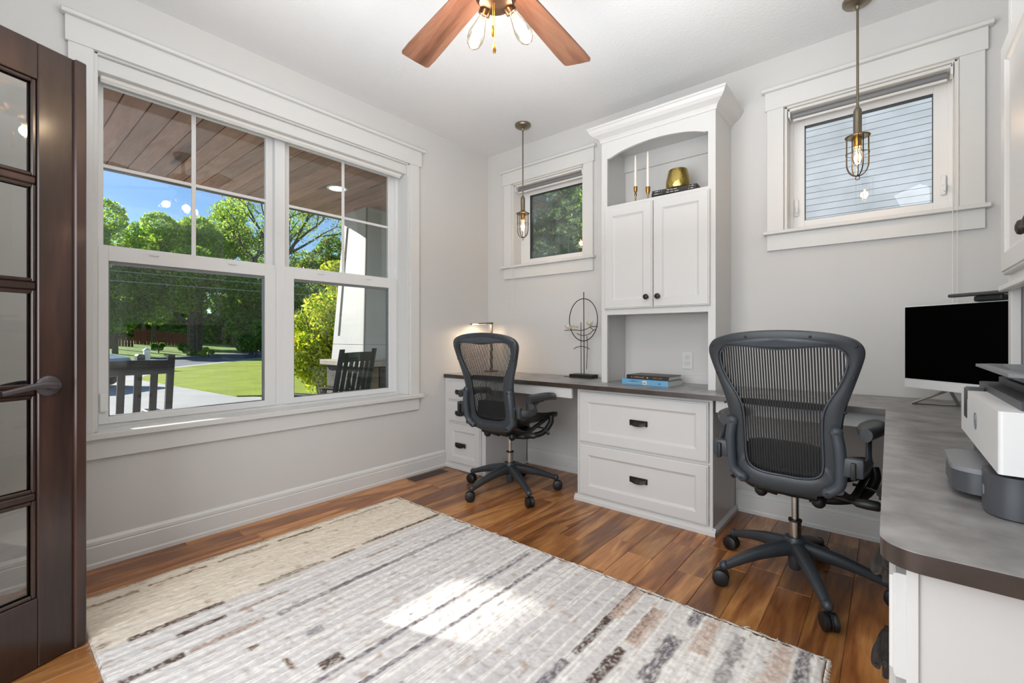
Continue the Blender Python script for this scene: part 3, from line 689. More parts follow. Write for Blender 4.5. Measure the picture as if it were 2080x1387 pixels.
    B().tube(spline([(.20, .02, .47), (.26, .02, .465), (.295, .02, .45), (.305, .02, .43), (.285, .02, .435)], 4), .006, 8).obj('height_lever', 'black', t, True)
    # column, base, casters
    B().lathe([(.0145, .27), (.0145, .40)], n=20).obj('gas_lift', 'chrome', t, True)
    B().lathe([(.022, .268), (.0265, .270), (.0265, .278), (.015, .28)], n=20).obj('lift_collar', 'black', t, True)
    B().lathe([(.0235, .19), (.0235, .27)], n=20).obj('lift_sleeve', 'chrome', t, True)
    B().lathe([(.02, .06), (.026, .07), (.028, .12), (.040, .13), (.043, .19), (.038, .202), (.03, .204)], n=24).obj('base_hub', 'grey', t, True)
    t['legs'] = 0
    for k in range(5):
        a = math.radians(BR+72*k); R = Matrix.Rotation(a, 4, 'Z'); L = []
        for q in range(9):
            u = q/8; x = .02+.30*u; zc = .158-.072*u+.012*math.sin(PI*u); hw = .030-.012*u; hh = .034-.017*u
            L.append([R @ Vector((x, hw*(abs(math.cos(f_))**.7)*(1 if math.cos(f_) > 0 else -1), zc+hh*(abs(math.sin(f_))**.8)*(1 if math.sin(f_) > 0 else -1))) for f_ in [2*PI*j/12 for j in range(12)]])
        lg = B().loft(L).sphere(R @ Vector((.325, 0, .086)), .0205, 12).obj('base_leg', 'grey', t, True)
        sw = a+random.uniform(-.7, .7); c = R @ Vector((.325, 0, 0)); d = Vector((math.cos(sw), math.sin(sw), 0))
        cc = c+d*.012; w = B(); ax = Vector((-d.y, d.x, 0))
        for s in (-1, 1):
            w.tube([Vector((cc.x, cc.y, .033))+ax*s*.006, Vector((cc.x, cc.y, .033))+ax*s*.010, Vector((cc.x, cc.y, .033))+ax*s*.022, Vector((cc.x, cc.y, .033))+ax*s*.026], [.031, .033, .033, .026], 18)
        w.cyl((c.x, c.y, .04), (c.x, c.y, .078), .009, n=10)
        w.tube([Vector((cc.x, cc.y, .036))-ax*.004, Vector((cc.x, cc.y, .036))+ax*.004], .034, 14)
        w.obj('caster', 'black', lg, True)
    return t
ch1 = make_chair('black mesh office chair nearest the camera, at the right desk by the monitor', .738, .257, -.13, .36, 11)
ch2 = make_chair('black mesh office chair at the far left desk below the small pine-view window', .715, .290, -.20, .33, 40)
ch1.location = (2.535, -.74, 0); ch1.rotation_euler.z = math.radians(-3); ch2.location = (.812, -.645, 0); ch2.rotation_euler.z = math.radians(4)
for c in (ch1, ch2): del c['legs']
for c in (ch1, ch2): del c['loc0']

# ------------------------------------------------------------------ pendants
def pendant(x, y, lab, z=(2.69, 2.181, 2.069, 2.046, 1.849), rz=0):
    zc, zs, zs2, zcap, zb = z
    t = thing('pendant_light', lab, 'pendant light', (x, y, H), 'cage pendant lights'); c = (x, y, 0)
    part(B().lathe([(.062, H), (.062, H-.014), (.056, H-.022), (.03, H-.03), (.012, H-.036), (.008, H-.05)], c, 32), 'canopy', 'nickel', t, True)
    part(B().lathe([(.0055, zs-.005), (.0055, H-.045)], c, 12), 'rod', 'nickel', t, True)
    part(B().lathe([(.0, zs+.012), (.008, zs+.01), (.0165, zs-.006), (.0175, zs-.02), (.0175, zs2), (.020, zs2-.008), (.034, zcap+.006), (.046, zcap), (.046, zcap-.008), (.0, zcap-.008)], c, 28), 'socket_cover', 'nickel', t, True)
    cg = part(B().tube([(x+.049*math.cos(2*PI*k/28), y+.049*math.sin(2*PI*k/28), zcap-.004) for k in range(28)], .003, 6, closed=True), 'cage_ring', 'nickd', t, True)
    part(B().tube([(x+.0475*math.cos(2*PI*k/28), y+.0475*math.sin(2*PI*k/28), (zcap+zb)/2+.012) for k in range(28)], .0016, 6, closed=True), 'cage_ring', 'nickd', t, True)
    def loop(a, w, th):
        P = []
        R = .044
        prof = [(R, zcap-.006), (R, zcap-.05), (R, zb+.065), (R*.93, zb+.042), (R*.72, zb+.02), (R*.38, zb+.006), (0, zb+.002)]
        pr = spline([(r, 0, z_) for r, z_ in prof], 4); full = [(p.x, p.z) for p in pr]+[(-p.x, p.z) for p in pr[-2::-1]]
        L = []; dx, dy = math.cos(a), math.sin(a)
        for i, (r, z_) in enumerate(full):
            a_ = full[max(i-1, 0)]; b_ = full[min(i+1, len(full)-1)]; tx, tz = b_[0]-a_[0], b_[1]-a_[1]; l = math.hypot(tx, tz) or 1; nx_, nz_ = -tz/l, tx/l
            L.append([Vector((x+dx*(r+nx_*e*th)-dy*f_*w, y+dy*(r+nx_*e*th)+dx*f_*w, z_+nz_*e*th)) for e, f_ in ((-1, -1), (1, -1), (1, 1), (-1, 1))])
        return B().loft(L)
    part(loop(rz+.25, .005, .0022), 'cage_strap', 'nickd', t)
    part(loop(rz+PI/2+.1, .0018, .0018), 'cage_wire', 'bronze', t); part(loop(rz+PI/2+.55, .0018, .0018), 'cage_wire', 'bronze', t)
    part(B().tube([(x+.009*math.cos(2*PI*k/14), y+.003, zb-.007+.009*math.sin(2*PI*k/14)) for k in range(14)], .0018, 6, closed=True), 'finial_loop', 'nickd', t, True)
    part(B().lathe([(.0, zcap-.006), (.017, zcap-.007), (.017, zcap-.05), (.014, zcap-.054), (0, zcap-.054)], c, 18), 'lamp_socket', 'oldbrass', t, True)
    zz = zcap-.052
    bl = part(B().lathe([(.013, zz), (.016, zz-.012), (.021, zz-.03), (.022, zz-.06), (.018, zz-.08), (.008, zz-.09), (0, zz-.091)], c, 18), 'bulb', 'bulbglass', t, True)
    fb = B()
    for k in range(6):
        a = 2*PI*k/6; fb.tube([(x+.004*math.cos(a), y+.004*math.sin(a), zz-.012), (x+.010*math.cos(a), y+.010*math.sin(a), zz-.07)], .0011, 5)
    part(fb, 'filament', 'bulb', bl)
    ld = bpy.data.lights.new('pendant_glow', 'POINT'); ld.energy = 1.6; ld.color = (1, .8, .56); ld.shadow_soft_size = .02
    lo_ = bpy.data.objects.new('bulb_light', ld); COL.objects.link(lo_); lo_.location = Vector((x, y, zz-.045))-Vector(t.location); lo_.parent = t
    return t
pendant(.654, -.303, 'brushed nickel cage pendant hanging before the small pine-view window', (2.69, 2.171, 2.069, 2.046, 1.852))
pendant(2.733, -.268, 'brushed nickel cage pendant hanging before the large siding-view window', (2.69, 2.20, 2.085, 2.068, 1.868))

# ------------------------------------------------------------------ ceiling fan
FX, FY, FZ = 1.75, -1.836, 2.42
fan = thing('ceiling_fan', 'walnut-blade ceiling fan with bare filament bulbs at the top of the room', 'ceiling fan', (FX, FY, H))
part(B().lathe([(.075, H), (.075, H-.03), (.06, H-.05), (.02, H-.06), (.014, H-.07), (.014, FZ+.13)], (FX, FY, 0), 28), 'canopy_and_rod', 'socket', fan, True)
part(B().lathe([(.02, FZ+.14), (.09, FZ+.12), (.125, FZ+.09), (.13, FZ+.04), (.11, FZ+.01), (.07, FZ-.01), (0, FZ-.01)], (FX, FY, 0), 36), 'motor_housing', 'socket', fan, True)
for k in range(5):
    a = math.radians(167.5-72*k)-.0; R = Matrix.Translation((FX, FY, FZ)) @ Matrix.Rotation(a, 4, 'Z') @ Matrix.Rotation(math.radians(9), 4, 'X')
    pts = [(.15, -.052)]+[(.60, -.072)]+[(.66+.018*math.sin(q), -.058-.014*math.cos(q)) for q in (0.3, .9, 1.4)]+[(.68, 0)]+[(.66+.018*math.sin(q), .058+.014*math.cos(q)) for q in (1.4, .9, .3)]+[(.60, .072), (.15, .052)]
    bl = B().prism(pts, 'z', -.004, .004).obj('fan_blade', 'blade', fan, False)
    bl.data.transform(Matrix.Identity(4)); bl.matrix_parent_inverse = Matrix.Translation((-FX, -FY, -H)); bl.matrix_basis = R
    B().box(.09, -.02, .004, .24, .02, .010, .003).box(.17, -.038, .003, .22, .038, .009, .003).obj('blade_iron', 'socket', bl, False).matrix_parent_inverse = Matrix.Identity(4)
lk = part(B().lathe([(.05, FZ-.01), (.05, FZ-.05), (.072, FZ-.07), (.076, FZ-.10), (.06, FZ-.125), (.02, FZ-.135), (0, FZ-.135)], (FX, FY, 0), 28), 'light_kit', 'socket', fan, True)
Rv = Vector((math.cos(YAW), math.sin(YAW), 0)); Fv = Vector((-math.sin(YAW), math.cos(YAW), 0))
for k, ang in enumerate((140, 28, 250)):
    a = math.radians(ang)+YAW; d = Vector((math.cos(a), math.sin(a), 0)); tilt = math.radians((32, 40, 60)[k])
    dirv = (d*math.sin(tilt)+Vector((0, 0, -1))*math.cos(tilt)).normalized()
    base = Vector((FX, FY, FZ-.095))+d*.035
    q = dirv.to_track_quat('Z', 'Y').to_matrix().to_4x4()
    mx = Matrix.Translation(base) @ q
    sk = B().lathe([(.0, 0), (.013, .0), (.021, .015), (.022, .05), (.0, .05)], n=20).obj('bulb_socket', 'socket', fan, True, mx)
    g = B().lathe([(.013, .05), (.015, .062), (.022, .085), (.031, .115), (.031, .135), (.024, .156), (.010, .168), (0, .170)], n=22).obj('bulb', 'bulbglass', sk, True, mx)
    fb = B()
    for j in range(8):
        b0 = 2*PI*j/8; fb.tube([(.005*math.cos(b0), .005*math.sin(b0), .070), (.014*math.cos(b0+.3), .014*math.sin(b0+.3), .140)], .0012, 5)
    fb.obj('filament', 'bulb', g, False, mx) if False else fb.obj('filament', 'bulb', sk, False, mx)
    ld = bpy.data.lights.new('fan_glow', 'POINT'); ld.energy = 3.2; ld.color = (1, .86, .68); ld.shadow_soft_size = .03
    lo_ = bpy.data.objects.new('bulb_light', ld); COL.objects.link(lo_); lo_.location = base+dirv*.105-Vector(fan.location); lo_.parent = fan
for (dx, z0_, zt) in ((-.010, 2.175, FZ-.12), (-.004, 2.115, FZ-.12)):
    p = Vector((FX, FY, 0))+Rv*dx-Fv*.02
    cb_ = B()
    zz = z0_+.02
    cb_.tube([(p.x, p.y, zz), (p.x, p.y, zt)], .0012, 6)
    while zz < zt: cb_.sphere((p.x, p.y, zz), .0017, 6); zz += .0062
    pc_ = cb_.obj('pull_chain', 'brass', fan, True)
    B().lathe([(0, z0_+.03), (.002, z0_+.028), (.0045, z0_+.012), (.0065, z0_), (.005, z0_-.01), (0, z0_-.013)], (p.x, p.y, 0), 12).obj('chain_fob', 'brass', pc_, True)

# ------------------------------------------------------------------ desk lamp, sculpture
dl = thing('desk_lamp', 'slim bronze desk lamp with flat head behind the left office chair', 'lamp', (.165, -.135, ZC1))
part(B().lathe([(.06, ZC1), (.06, ZC1+.01), (.055, ZC1+.013), (0, ZC1+.013)], (.165, -.135, 0), 28), 'lamp_base', 'lampm', dl, True)
part(B().box(.153, -.141, ZC1+.012, .177, -.129, 1.195, .002), 'post', 'lampm', dl)
hdv = B().box(-.017, -.20, -.005, .017, .012, .005, .002, mx=Matrix.Translation((.165, -.135, 1.20)) @ Matrix.Rotation(math.radians(-18), 4, 'Z') @ Matrix.Rotation(math.radians(4), 4, 'X'))
lh = part(hdv, 'lamp_head', 'lampm', dl)
part(B().box(-.012, -.19, -.0075, .012, -.06, -.005, mx=Matrix.Translation((.165, -.135, 1.20)) @ Matrix.Rotation(math.radians(-18), 4, 'Z') @ Matrix.Rotation(math.radians(4), 4, 'X')), 'led_strip', 'ledw', lh)
ld = bpy.data.lights.new('desk_lamp_glow', 'AREA'); ld.shape = 'RECTANGLE'; ld.size = .03; ld.size_y = .14; ld.energy = 5; ld.color = (1, .72, .46)
lo_ = bpy.data.objects.new('led_light', ld); COL.objects.link(lo_); lo_.location = (-.037, -.115, 1.188-ZC1); lo_.parent = dl

sc = thing('metal_sculpture', 'black metal branch sculpture with oval ring and pale flowers on the desk', 'sculpture', (1.08, -.10, ZC1))
part(B().box(.985, -.155, ZC1, 1.178, -.055, ZC1+.026, .002), 'base', 'art', sc)
YS = -.10
el = [(1.0765+.1225*math.cos(2*PI*k/48), YS, 1.207+.160*math.sin(2*PI*k/48)) for k in range(48)]
part(B().tube(el, .0034, 8, closed=True), 'oval_ring', 'art', sc, True)
for pts, r in (([(1.084, YS, ZC1+.02), (1.081, YS, 1.417)], .0034), ([(1.062, YS-.006, ZC1+.02), (1.060, YS-.006, 1.187)], .0028), ([(1.104, YS+.006, 1.085), (1.110, YS+.006, 1.01), (1.106, YS+.006, .92), (1.101, YS+.006, .834)], .0024)):
    part(B().tube(spline(pts, 4), r, 8), 'stem', 'art', sc, True)
for pts in ([(.914, YS-.008, 1.128), (.99, YS-.008, 1.131), (1.067, YS-.008, 1.127), (1.12, YS-.008, 1.142), (1.15, YS-.008, 1.154), (1.206, YS-.008, 1.154)], [(1.017, YS+.008, 1.104), (1.05, YS+.008, 1.092), (1.085, YS+.008, 1.089), (1.13, YS+.008, 1.103), (1.155, YS+.008, 1.125), (1.182, YS+.008, 1.135)], [(.997, YS-.008, .986), (1.03, YS-.008, 1.001), (1.067, YS-.008, 1.006), (1.10, YS-.008, 1.001), (1.135, YS-.008, .988)], [(1.135, YS-.01, 1.15), (1.155, YS-.01, 1.14), (1.172, YS-.01, 1.122)]):
    part(B().tube(spline(pts, 5), .0026, 8), 'branch', 'art', sc, True)
for (fx, fz, r, ry) in ((.942, 1.143, .027, .4), (.968, 1.142, .024, -.3), (.988, 1.154, .021, .2), (1.028, 1.147, .018, 0), (1.130, 1.162, .027, .5), (1.152, 1.171, .022, -.4)):
    b = B()
    for k in range(6):
        a = 2*PI*k/6; Rm = Matrix.Translation((fx, YS-.016, fz)) @ Matrix.Rotation(ry, 4, 'Y') @ Matrix.Rotation(a, 4, 'Z')
        L = []
        for q in range(4):
            u = q/3; w = r*.42*math.sin(PI*(.12+.8*u)); xx = r*.15+r*.8*u; zz = r*.75*u*u
            L.append([Rm @ Vector((xx, -w, zz)), Rm @ Vector((xx, w, zz)), Rm @ Vector((xx, w*.8, zz+.0012)), Rm @ Vector((xx, -w*.8, zz+.0012))])
        b.loft(L)
    b.sphere((fx, YS-.016, fz+.003), r*.22, 8)
    part(b, 'flower', 'petal', sc)

# ------------------------------------------------------------------ hutch contents
def marks(x0, x1, zc, h, y, m, par, n, mx=None, gap=.35):
    b = B(); r = random.Random(int(x0*1e4)); w = (x1-x0)/n
    for k in range(n):
        if r.random() < .12: continue
        hh = h*r.choice([.7, .7, .7, 1]); b.box(x0+k*w, y-.0004, zc-h/2, x0+k*w+w*(1-gap), y, zc-h/2+hh)
    return b.obj('lettering', m, par, False, mx)
def book(lab, mx, w, d, h, cover, grp, spinefn=None):
    """lying flat, spine facing local -Y"""
    t = thing('book', lab, 'book', mx.to_translation(), grp)
    b = B().box(0, 0, 0, w, d, .0025, .0008).box(0, 0, h-.0025, w, d, h, .0008).box(0, -.001, 0, w, .003, h, .0012)
    b.obj('cover', cover, t, False, mx)
    B().box(.004, .003, .0025, w-.004, d-.004, h-.0025).obj('pages', 'page', t, False, mx)
    if spinefn: spinefn(t, mx)
    return t
mB = Matrix.Translation((1.503, -.322, ZC1)) @ Matrix.Rotation(math.radians(-4), 4, 'Z')
def sp_blue(t, mx):
    marks(.055, .13, .0235, .006, -.0012, 'inkd', t, 13, mx); marks(.05, .125, .0125, .004, -.0012, 'ink', t, 14, mx)
    B().box(.148, -.0018, .006, .176, -.001, .029).obj('spine_label', 'page', t, False, mx); marks(.152, .172, .0175, .010, -.0022, 'bkblack', t, 4, mx)
    B().sphere((.262, -.0014, .0165), .005, 8, (1, .12, .8)).obj('spine_emblem', 'inkd', t, False, mx)
book('thick blue hardcover book at the bottom of the desk stack in the hutch', mB, .318, .215, .036, 'bkblue', 'books in the lower hutch niche', sp_blue)
mK = Matrix.Translation((1.530, -.309, ZC1+.036)) @ Matrix.Rotation(math.radians(-3), 4, 'Z')
def sp_blk(t, mx):
    marks(.032, .125, .0135, .009, -.0012, 'inkg', t, 15, mx); marks(.140, .152, .0135, .007, -.0012, 'ink', t, 1, mx, 0); marks(.185, .245, .0135, .007, -.0012, 'inkg', t, 9, mx)
book('dark brown hardcover book lying on the thick blue book', mK, .285, .195, .026, 'bkbrown', 'books in the lower hutch niche', sp_blk)
ZS = 1.953
labs = ['bottom black paperback of the shelf stack beside the candlesticks', 'second black paperback from the bottom of the shelf stack', 'third black paperback from the bottom of the shelf stack', 'top black paperback of the shelf stack, under the gold vessel']
for k in range(4):
    mx = Matrix.Translation((1.672+.002*k, -.252+.003*(k % 2), ZS+.0165*k)) @ Matrix.Rotation(math.radians(5+(.8 if k % 2 else -.6)), 4, 'Z')
    def sf(t, mx, k=k):
        marks(.016, .066, .0082, .005, -.0012, 'ink', t, 10, mx, .25); marks(.095, .095+(.055, .13, .075, .06)[k], .0082, .006, -.0012, 'ink', t, 12, mx, .2); marks(.228, .264, .0082, .005, -.0012, 'ink', t, 6, mx, .25)
    book(labs[k], mx, .275, .19, .0163, 'bkblack', 'black paperbacks on the upper hutch shelf', sf)
zg = ZS+.066
gv = B(); prof = [(0, zg+.002), (.055, zg), (.068, zg+.006), (.0745, zg+.025), (.074, zg+.05), (.066, zg+.09), (.058, zg+.122), (.0565, zg+.126), (.0545, zg+.122), (.062, zg+.09), (.070, zg+.05), (.066, zg+.015), (0, zg+.012)]
gv.lathe(prof, (1.815, -.165, 0), 40); tag(gv.obj('gold_vessel', 'gold', None, True), 'hammered gold glass vessel on top of the black shelf books', 'vase')
for (x, y, hb, hc, lab) in ((1.545, -.205, .135, .215, 'taller brass candlestick with white taper, left of the pair in the hutch'), (1.640, -.225, .108, .235, 'shorter brass candlestick with white taper, beside the black shelf books')):
    t = thing('candlestick', lab, 'candlestick', (x, y, ZS), 'brass candlesticks in the hutch'); c = (x, y, ZS)
    if hb > .12: pr = [(.024, 0), (.024, .004), (.010, .010), (.005, .02), (.0045, hb*.5), (.0095, hb*.60), (.0045, hb*.68), (.009, hb*.74), (.0125, hb*.82), (.0125, hb), (.0095, hb), (0, hb-.002)]
    else: pr = [(.024, 0), (.024, .004), (.009, .010), (.0045, .025), (.004, hb*.45), (.009, hb*.60), (.0145, hb*.75), (.0145, hb), (.011, hb), (0, hb-.002)]
    part(B().lathe(pr, c, 20), 'holder', 'oldbrass', t, True)
    cd = part(B().lathe([(.0095, hb-.012), (.0095, hb+.02), (.0075, hb+hc-.02), (.004, hb+hc-.004), (0, hb+hc)], c, 14), 'taper_candle', 'wax', t, True)

# ------------------------------------------------------------------ monitor
mm = Matrix.Translation((2.908, -.228, 0)) @ Matrix.Rotation(math.radians(-43), 4, 'Z')   # local +x along the screen width
t = thing('monitor', 'white all-in-one computer with black screen in the desk corner', 'monitor', (3.14, -.4, ZC1))
MW, mz0, mz1 = .60, .842, 1.222
def MP(b, n, m, p=t, sm=False): return b.obj(n, m, p, sm, mm)
MP(B().box(0, 0, mz0, MW, .02, mz1, .003, 2), 'housing', 'white'); MP(B().box(.004, -.002, mz0+.043, MW-.004, .001, mz1-.004), 'screen', 'screen')
MP(B().box(.12, .02, mz0+.03, MW-.12, .05, mz1-.08, .012, 2), 'rear_bulge', 'white')
for sx in (.06, .44):
    MP(B().tube([(sx, -.03, ZC1+.004), (sx+.11, .035, mz0+.005), (sx+.11, .05, mz0+.005)], .0055, 4).tube([(sx+.11, .035, mz0+.004), (sx+.09, .105, ZC1+.004)], .0075, 4).tube([(sx, -.03, ZC1+.004), (sx+.09, .105, ZC1+.004)], .004, 4), 'foot', 'alu')
lb = thing('monitor_light_bar', 'grey screen light bar clipped on top of the monitor', 'light bar', (3.2, -.4, mz1))
b = B().box(.21, -.03, mz1+.024, .70, .0, mz1+.038, .004); b.obj('bar', 'prn', lb, False, mm)
B().box(.30, -.02, mz1+.0, .40, .03, mz1+.024, .008, 2).box(.335, .02, mz1-.06, .365, .035, mz1+.02, .003).obj('clip', 'black', lb, False, mm)
# ------------------------------------------------------------------ printer
pr = thing('printer', 'white and grey inkjet printer with raised paper tray on the right counter', 'printer', (3.17, -1.72, ZC1))
def rbox(x0, y0, z0, x1, y1, z1, r, bev=.003):
    pts = arc(x0+r, y0+r, r, PI, 1.5*PI, 6)+arc(x1-r, y0+r, r, 1.5*PI, 2*PI, 6)+arc(x1-r, y1-r, r, 0, PI/2, 6)+arc(x0+r, y1-r, r, PI/2, PI, 6)
    return B().prism(pts, 'z', z0, z1).bevel(bev, 2, 60)
part(rbox(2.990, -1.974, .853, 3.40, -1.475, .957, .006), 'body', 'white', pr)
part(rbox(3.006, -1.93, ZC1+.004, 3.38, -1.50, .853, .035), 'base', 'prn', pr)
ot = part(rbox(2.947, -1.85, ZC1+.012, 3.12, -1.655, .824, .04, .002), 'output_tray', 'prn', pr, True)
part(rbox(2.945, -1.852, .822, 3.10, -1.653, .831, .04, .002), 'tray_lid', 'prnl', ot, True)
it = part(rbox(2.982, -1.945, ZC1+.002, 3.30, -1.835, .842, .04), 'input_tray', 'prn', pr, True)
part(B().box(2.981, -1.902, .80, 2.9825, -1.890, .815), 'tray_mark', 'prnl', it)
part(B().box(2.9885, -1.59, .892, 2.992, -1.545, .953, .001), 'control_display', 'prnd', pr)
part(B().box(2.988, -1.60, .935, 3.02, -1.548, .963, .004), 'display_hinge', 'prn', pr)
lg = part(B().tube([(2.9896, -1.722+.0165*math.cos(2*PI*k/28), .905+.0165*math.sin(2*PI*k/28)) for k in range(28)], .0012, 6, closed=True), 'round_logo', 'prnl', pr, True)
def text_mesh(s, size, ext=.0004, shear=.3):
    cu = bpy.data.curves.new('lettering', 'FONT'); cu.body = s; cu.size = size; cu.extrude = ext; cu.shear = shear; cu.align_x = 'CENTER'; cu.align_y = 'CENTER'
    o = bpy.data.objects.new('tmp', cu); COL.objects.link(o); dg = bpy.context.evaluated_depsgraph_get(); me = bpy.data.meshes.new_from_object(o.evaluated_get(dg)); bpy.data.objects.remove(o); me.name = 'lettering'; return me
tm = text_mesh('hp', .026)
mk('lettering', tm, 'prnl', lg, False, Matrix.Translation((2.9893, -1.722, .905)) @ Matrix.Rotation(-PI/2, 4, 'Z') @ Matrix.Rotation(PI/2, 4, 'X'))
part(rbox(3.02, -1.955, .957, 3.40, -1.48, .972, .01), 'scanner_bed', 'prn', pr)
part(rbox(3.05, -1.94, .972, 3.40, -1.49, .986, .02), 'scanner_lid', 'prnd', pr)
af = B(); L = []
for (ins, z) in ((.05, .986), (.005, 1.008), (0, 1.010), (0, 1.016), (.016, 1.016), (.03, 1.004), (.06, 1.003)):
    x0_, y0_, x1_, y1_ = 3.01+ins, -1.94+ins, 3.37-ins, -1.50-ins; c_ = .028
    L.append([Vector(p) for p in [(x0_+c_, y0_, z), (x1_, y0_, z), (x1_, y1_, z), (x0_+c_, y1_, z), (x0_, y1_-c_, z), (x0_, y0_+c_, z)]])
part(af.loft(L), 'document_tray', 'prnl', pr)
part(B().box(3.10, -1.80, 1.004, 3.30, -1.64, 1.008, .002), 'paper_guide', 'prnd', pr)

# ------------------------------------------------------------------ floor register
vt = thing('floor_vent', 'brown slotted floor register by the left baseboard near the desk', 'vent', (.09, -.78, 0))
part(B().box(.045, -.95, 0, .145, -.62, .003, .001), 'vent_plate', 'vent', vt)
b = B()
for k in range(22): b.box(.058, -.94+k*.0145, .003, .132, -.934+k*.0145, .0036)
o = part(b, 'vent_slots', 'black', vt); o['kind'] = 'stuff'

# ------------------------------------------------------------------ rug
RX0, RX1, RY0, RY1 = .335, 2.70, -2.80, -1.245
st_ = .0052; nx_ = int((RX1-RX0)/st_); ny_ = int((RY1-RY0)/st_)
xs = np.linspace(0, 1, nx_+1); ys = np.linspace(0, 1, ny_+1); U, V = np.meshgrid(xs, ys, indexing='ij')
Xg = RX0+(RX1-RX0)*U; Yg = RY0+(RY1-RY0)*V
def sn(x, seed, sc):   # cheap smooth 1d noise
    r = np.random.default_rng(seed); t_ = r.uniform(-1, 1, 4096); f = np.asarray(x)*sc+500; i = np.floor(f).astype(int); u = f-i; u = u*u*(3-2*u)
    return t_[i % 4096]*(1-u)+t_[(i+1) % 4096]*u
def sn2(x, y, seed, sx, sy):
    r = np.random.default_rng(seed); t_ = r.uniform(-1, 1, (256, 256)); fx = x*sx+300; fy = y*sy+300; i = np.floor(fx).astype(int); j = np.floor(fy).astype(int)
    u = fx-i; v = fy-j; u = u*u*(3-2*u); v = v*v*(3-2*v)
    g = lambda a, b: t_[a % 256, b % 256]
    return (g(i, j)*(1-u)+g(i+1, j)*u)*(1-v)+(g(i, j+1)*(1-u)+g(i+1, j+1)*u)*v
base = np.zeros(Xg.shape+(3,)); 
warm = np.array(s2l((.875, .825, .75))); cool = np.array(s2l((.80, .785, .78))); white = np.array(s2l((.95, .935, .905)))
wmix = np.clip((.815-Xg+.006*sn(Yg, 77, 8))/.03, 0, 1)*(.8+.2*np.clip((.8-Xg)/.3, 0, 1)); wmix2 = np.clip((Xg-2.0)/.3, 0, 1)*.45
base = cool*(1-wmix[..., None])+warm*wmix[..., None]; base = base*(1-wmix2[..., None])+white*wmix2[..., None]
ht = .008+.0022*sn2(Xg, Yg, 1, 70, 45)+.0013*sn2(Xg, Yg, 2, 190, 190)
# braided cords running along Y
r2 = random.Random(5); xc = RX0+.03; cords = []
dens = lambda x: .028 if x < .78 else (.021 if x < 1.9 else .017)
while xc < RX1-.012:
    cw_ = .010 if xc < 1.9 else .0145
    for _q in range(r2.choice([1, 2, 2, 3])):
        if xc < RX1-.012: cords.append(xc)
        xc += cw_
    xc += r2.choice([.6, 1.2, 1.8, 2.6])*.016
for k, c in enumerate(cords):
    cw = .0042 if c < 1.9 else .0062
    wob = .0022*sn(Yg, 50+k, 12); d = (Xg-c-wob)/cw; m_ = np.clip(1-d*d, 0, 1)
    braid = .78+.22*np.sin(Yg*2*PI/(.011 if c < 1.9 else .015)+k*1.7+(Xg-c)*420)
    amp = .55 if c < .78 else 1
    ht += amp*(.0042 if c > 1.9 else .003)*np.sqrt(m_)*braid
    wq = (.85*amp*m_*(.55+.45*braid))[..., None]; base = base*(1-wq)+white*wq
# faded patches
pt = sn2(Xg, Yg, 9, 26, 7); base *= (1-.13*np.clip(pt-.25, 0, 1))[..., None]
fl_ = sn2(Xg, Yg, 19, 70, 22); tan = np.array(s2l((.66, .56, .47))); f_ = np.clip((fl_-.62)/.25, 0, 1)*.55; base = base*(1-f_[..., None])+tan*f_[..., None]
fine = sn2(Xg, Yg, 29, 190, 120); base *= (1+.07*fine)[..., None]
GB, DB, BR, GR, DG, PK, LB = [(.52, .48, .44), (.36, .30, .27), (.45, .35, .25), (.58, .565, .565), (.44, .42, .44), (.78, .69, .63), (.62, .52, .46)]
stripes = [(.425, -2.80, -2.61, GB, .011), (.410, -2.585, -2.36, BR, .007), (.406, -2.32, -2.09, GB, .011), (.401, -2.045, -1.80, BR, .008), (.39, -1.76, -1.40, GR, .010), (.40, -1.36, -1.28, GR, .010),
 (.765, -2.80, -2.75, GB, .012), (.792, -2.716, -2.406, DB, .012), (.779, -2.28, -1.98, GB, .012), (.787, -1.957, -1.822, BR, .010), (.770, -1.78, -1.26, DB, .010),
 (.90, -2.60, -2.435, DB, .011), (.907, -2.405, -2.204, LB, .009), (.914, -1.85, -1.657, LB, .007),
 (1.030, -2.78, -2.60, DB, .013), (1.032, -2.596, -2.346, LB, .012), (1.045, -2.313, -1.262, GR, .014), (1.045, -2.1, -1.8, DG, .010),
 (1.440, -2.345, -2.26, DB, .022), (1.345, -2.41, -2.385, BR, .03), (1.25, -2.30, -2.23, GR, .02), (1.17, -2.46, -2.42, BR, .012),
 (1.490, -2.60, -1.296, DG, .007), (1.470, -1.75, -1.30, GR, .006), (1.603, -2.70, -1.241, DG, .008), (1.70, -2.75, -2.2, GR, .008),
 (2.035, -1.763, -1.244, DB, .013), (2.046, -1.50, -1.25, PK, .020), (2.03, -2.05, -1.80, DG, .016), (2.04, -2.6, -2.1, DB, .014), (2.150, -1.586, -1.34, DB, .014), (2.146, -1.86, -1.626, DB, .018), (2.165, -1.60, -1.33, PK, .024),
 (2.268, -1.73, -1.45, DG, .024), (2.288, -1.36, -1.253, DG, .018), (2.26, -2.4, -1.75, DB, .018), (2.352, -1.50, -1.262, PK, .026), (2.575, -1.52, -1.255, PK, .03), (2.640, -1.75, -1.25, DG, .018), (2.45, -1.6, -1.3, GR, .02), (2.52, -2.3, -1.6, GR, .02)]
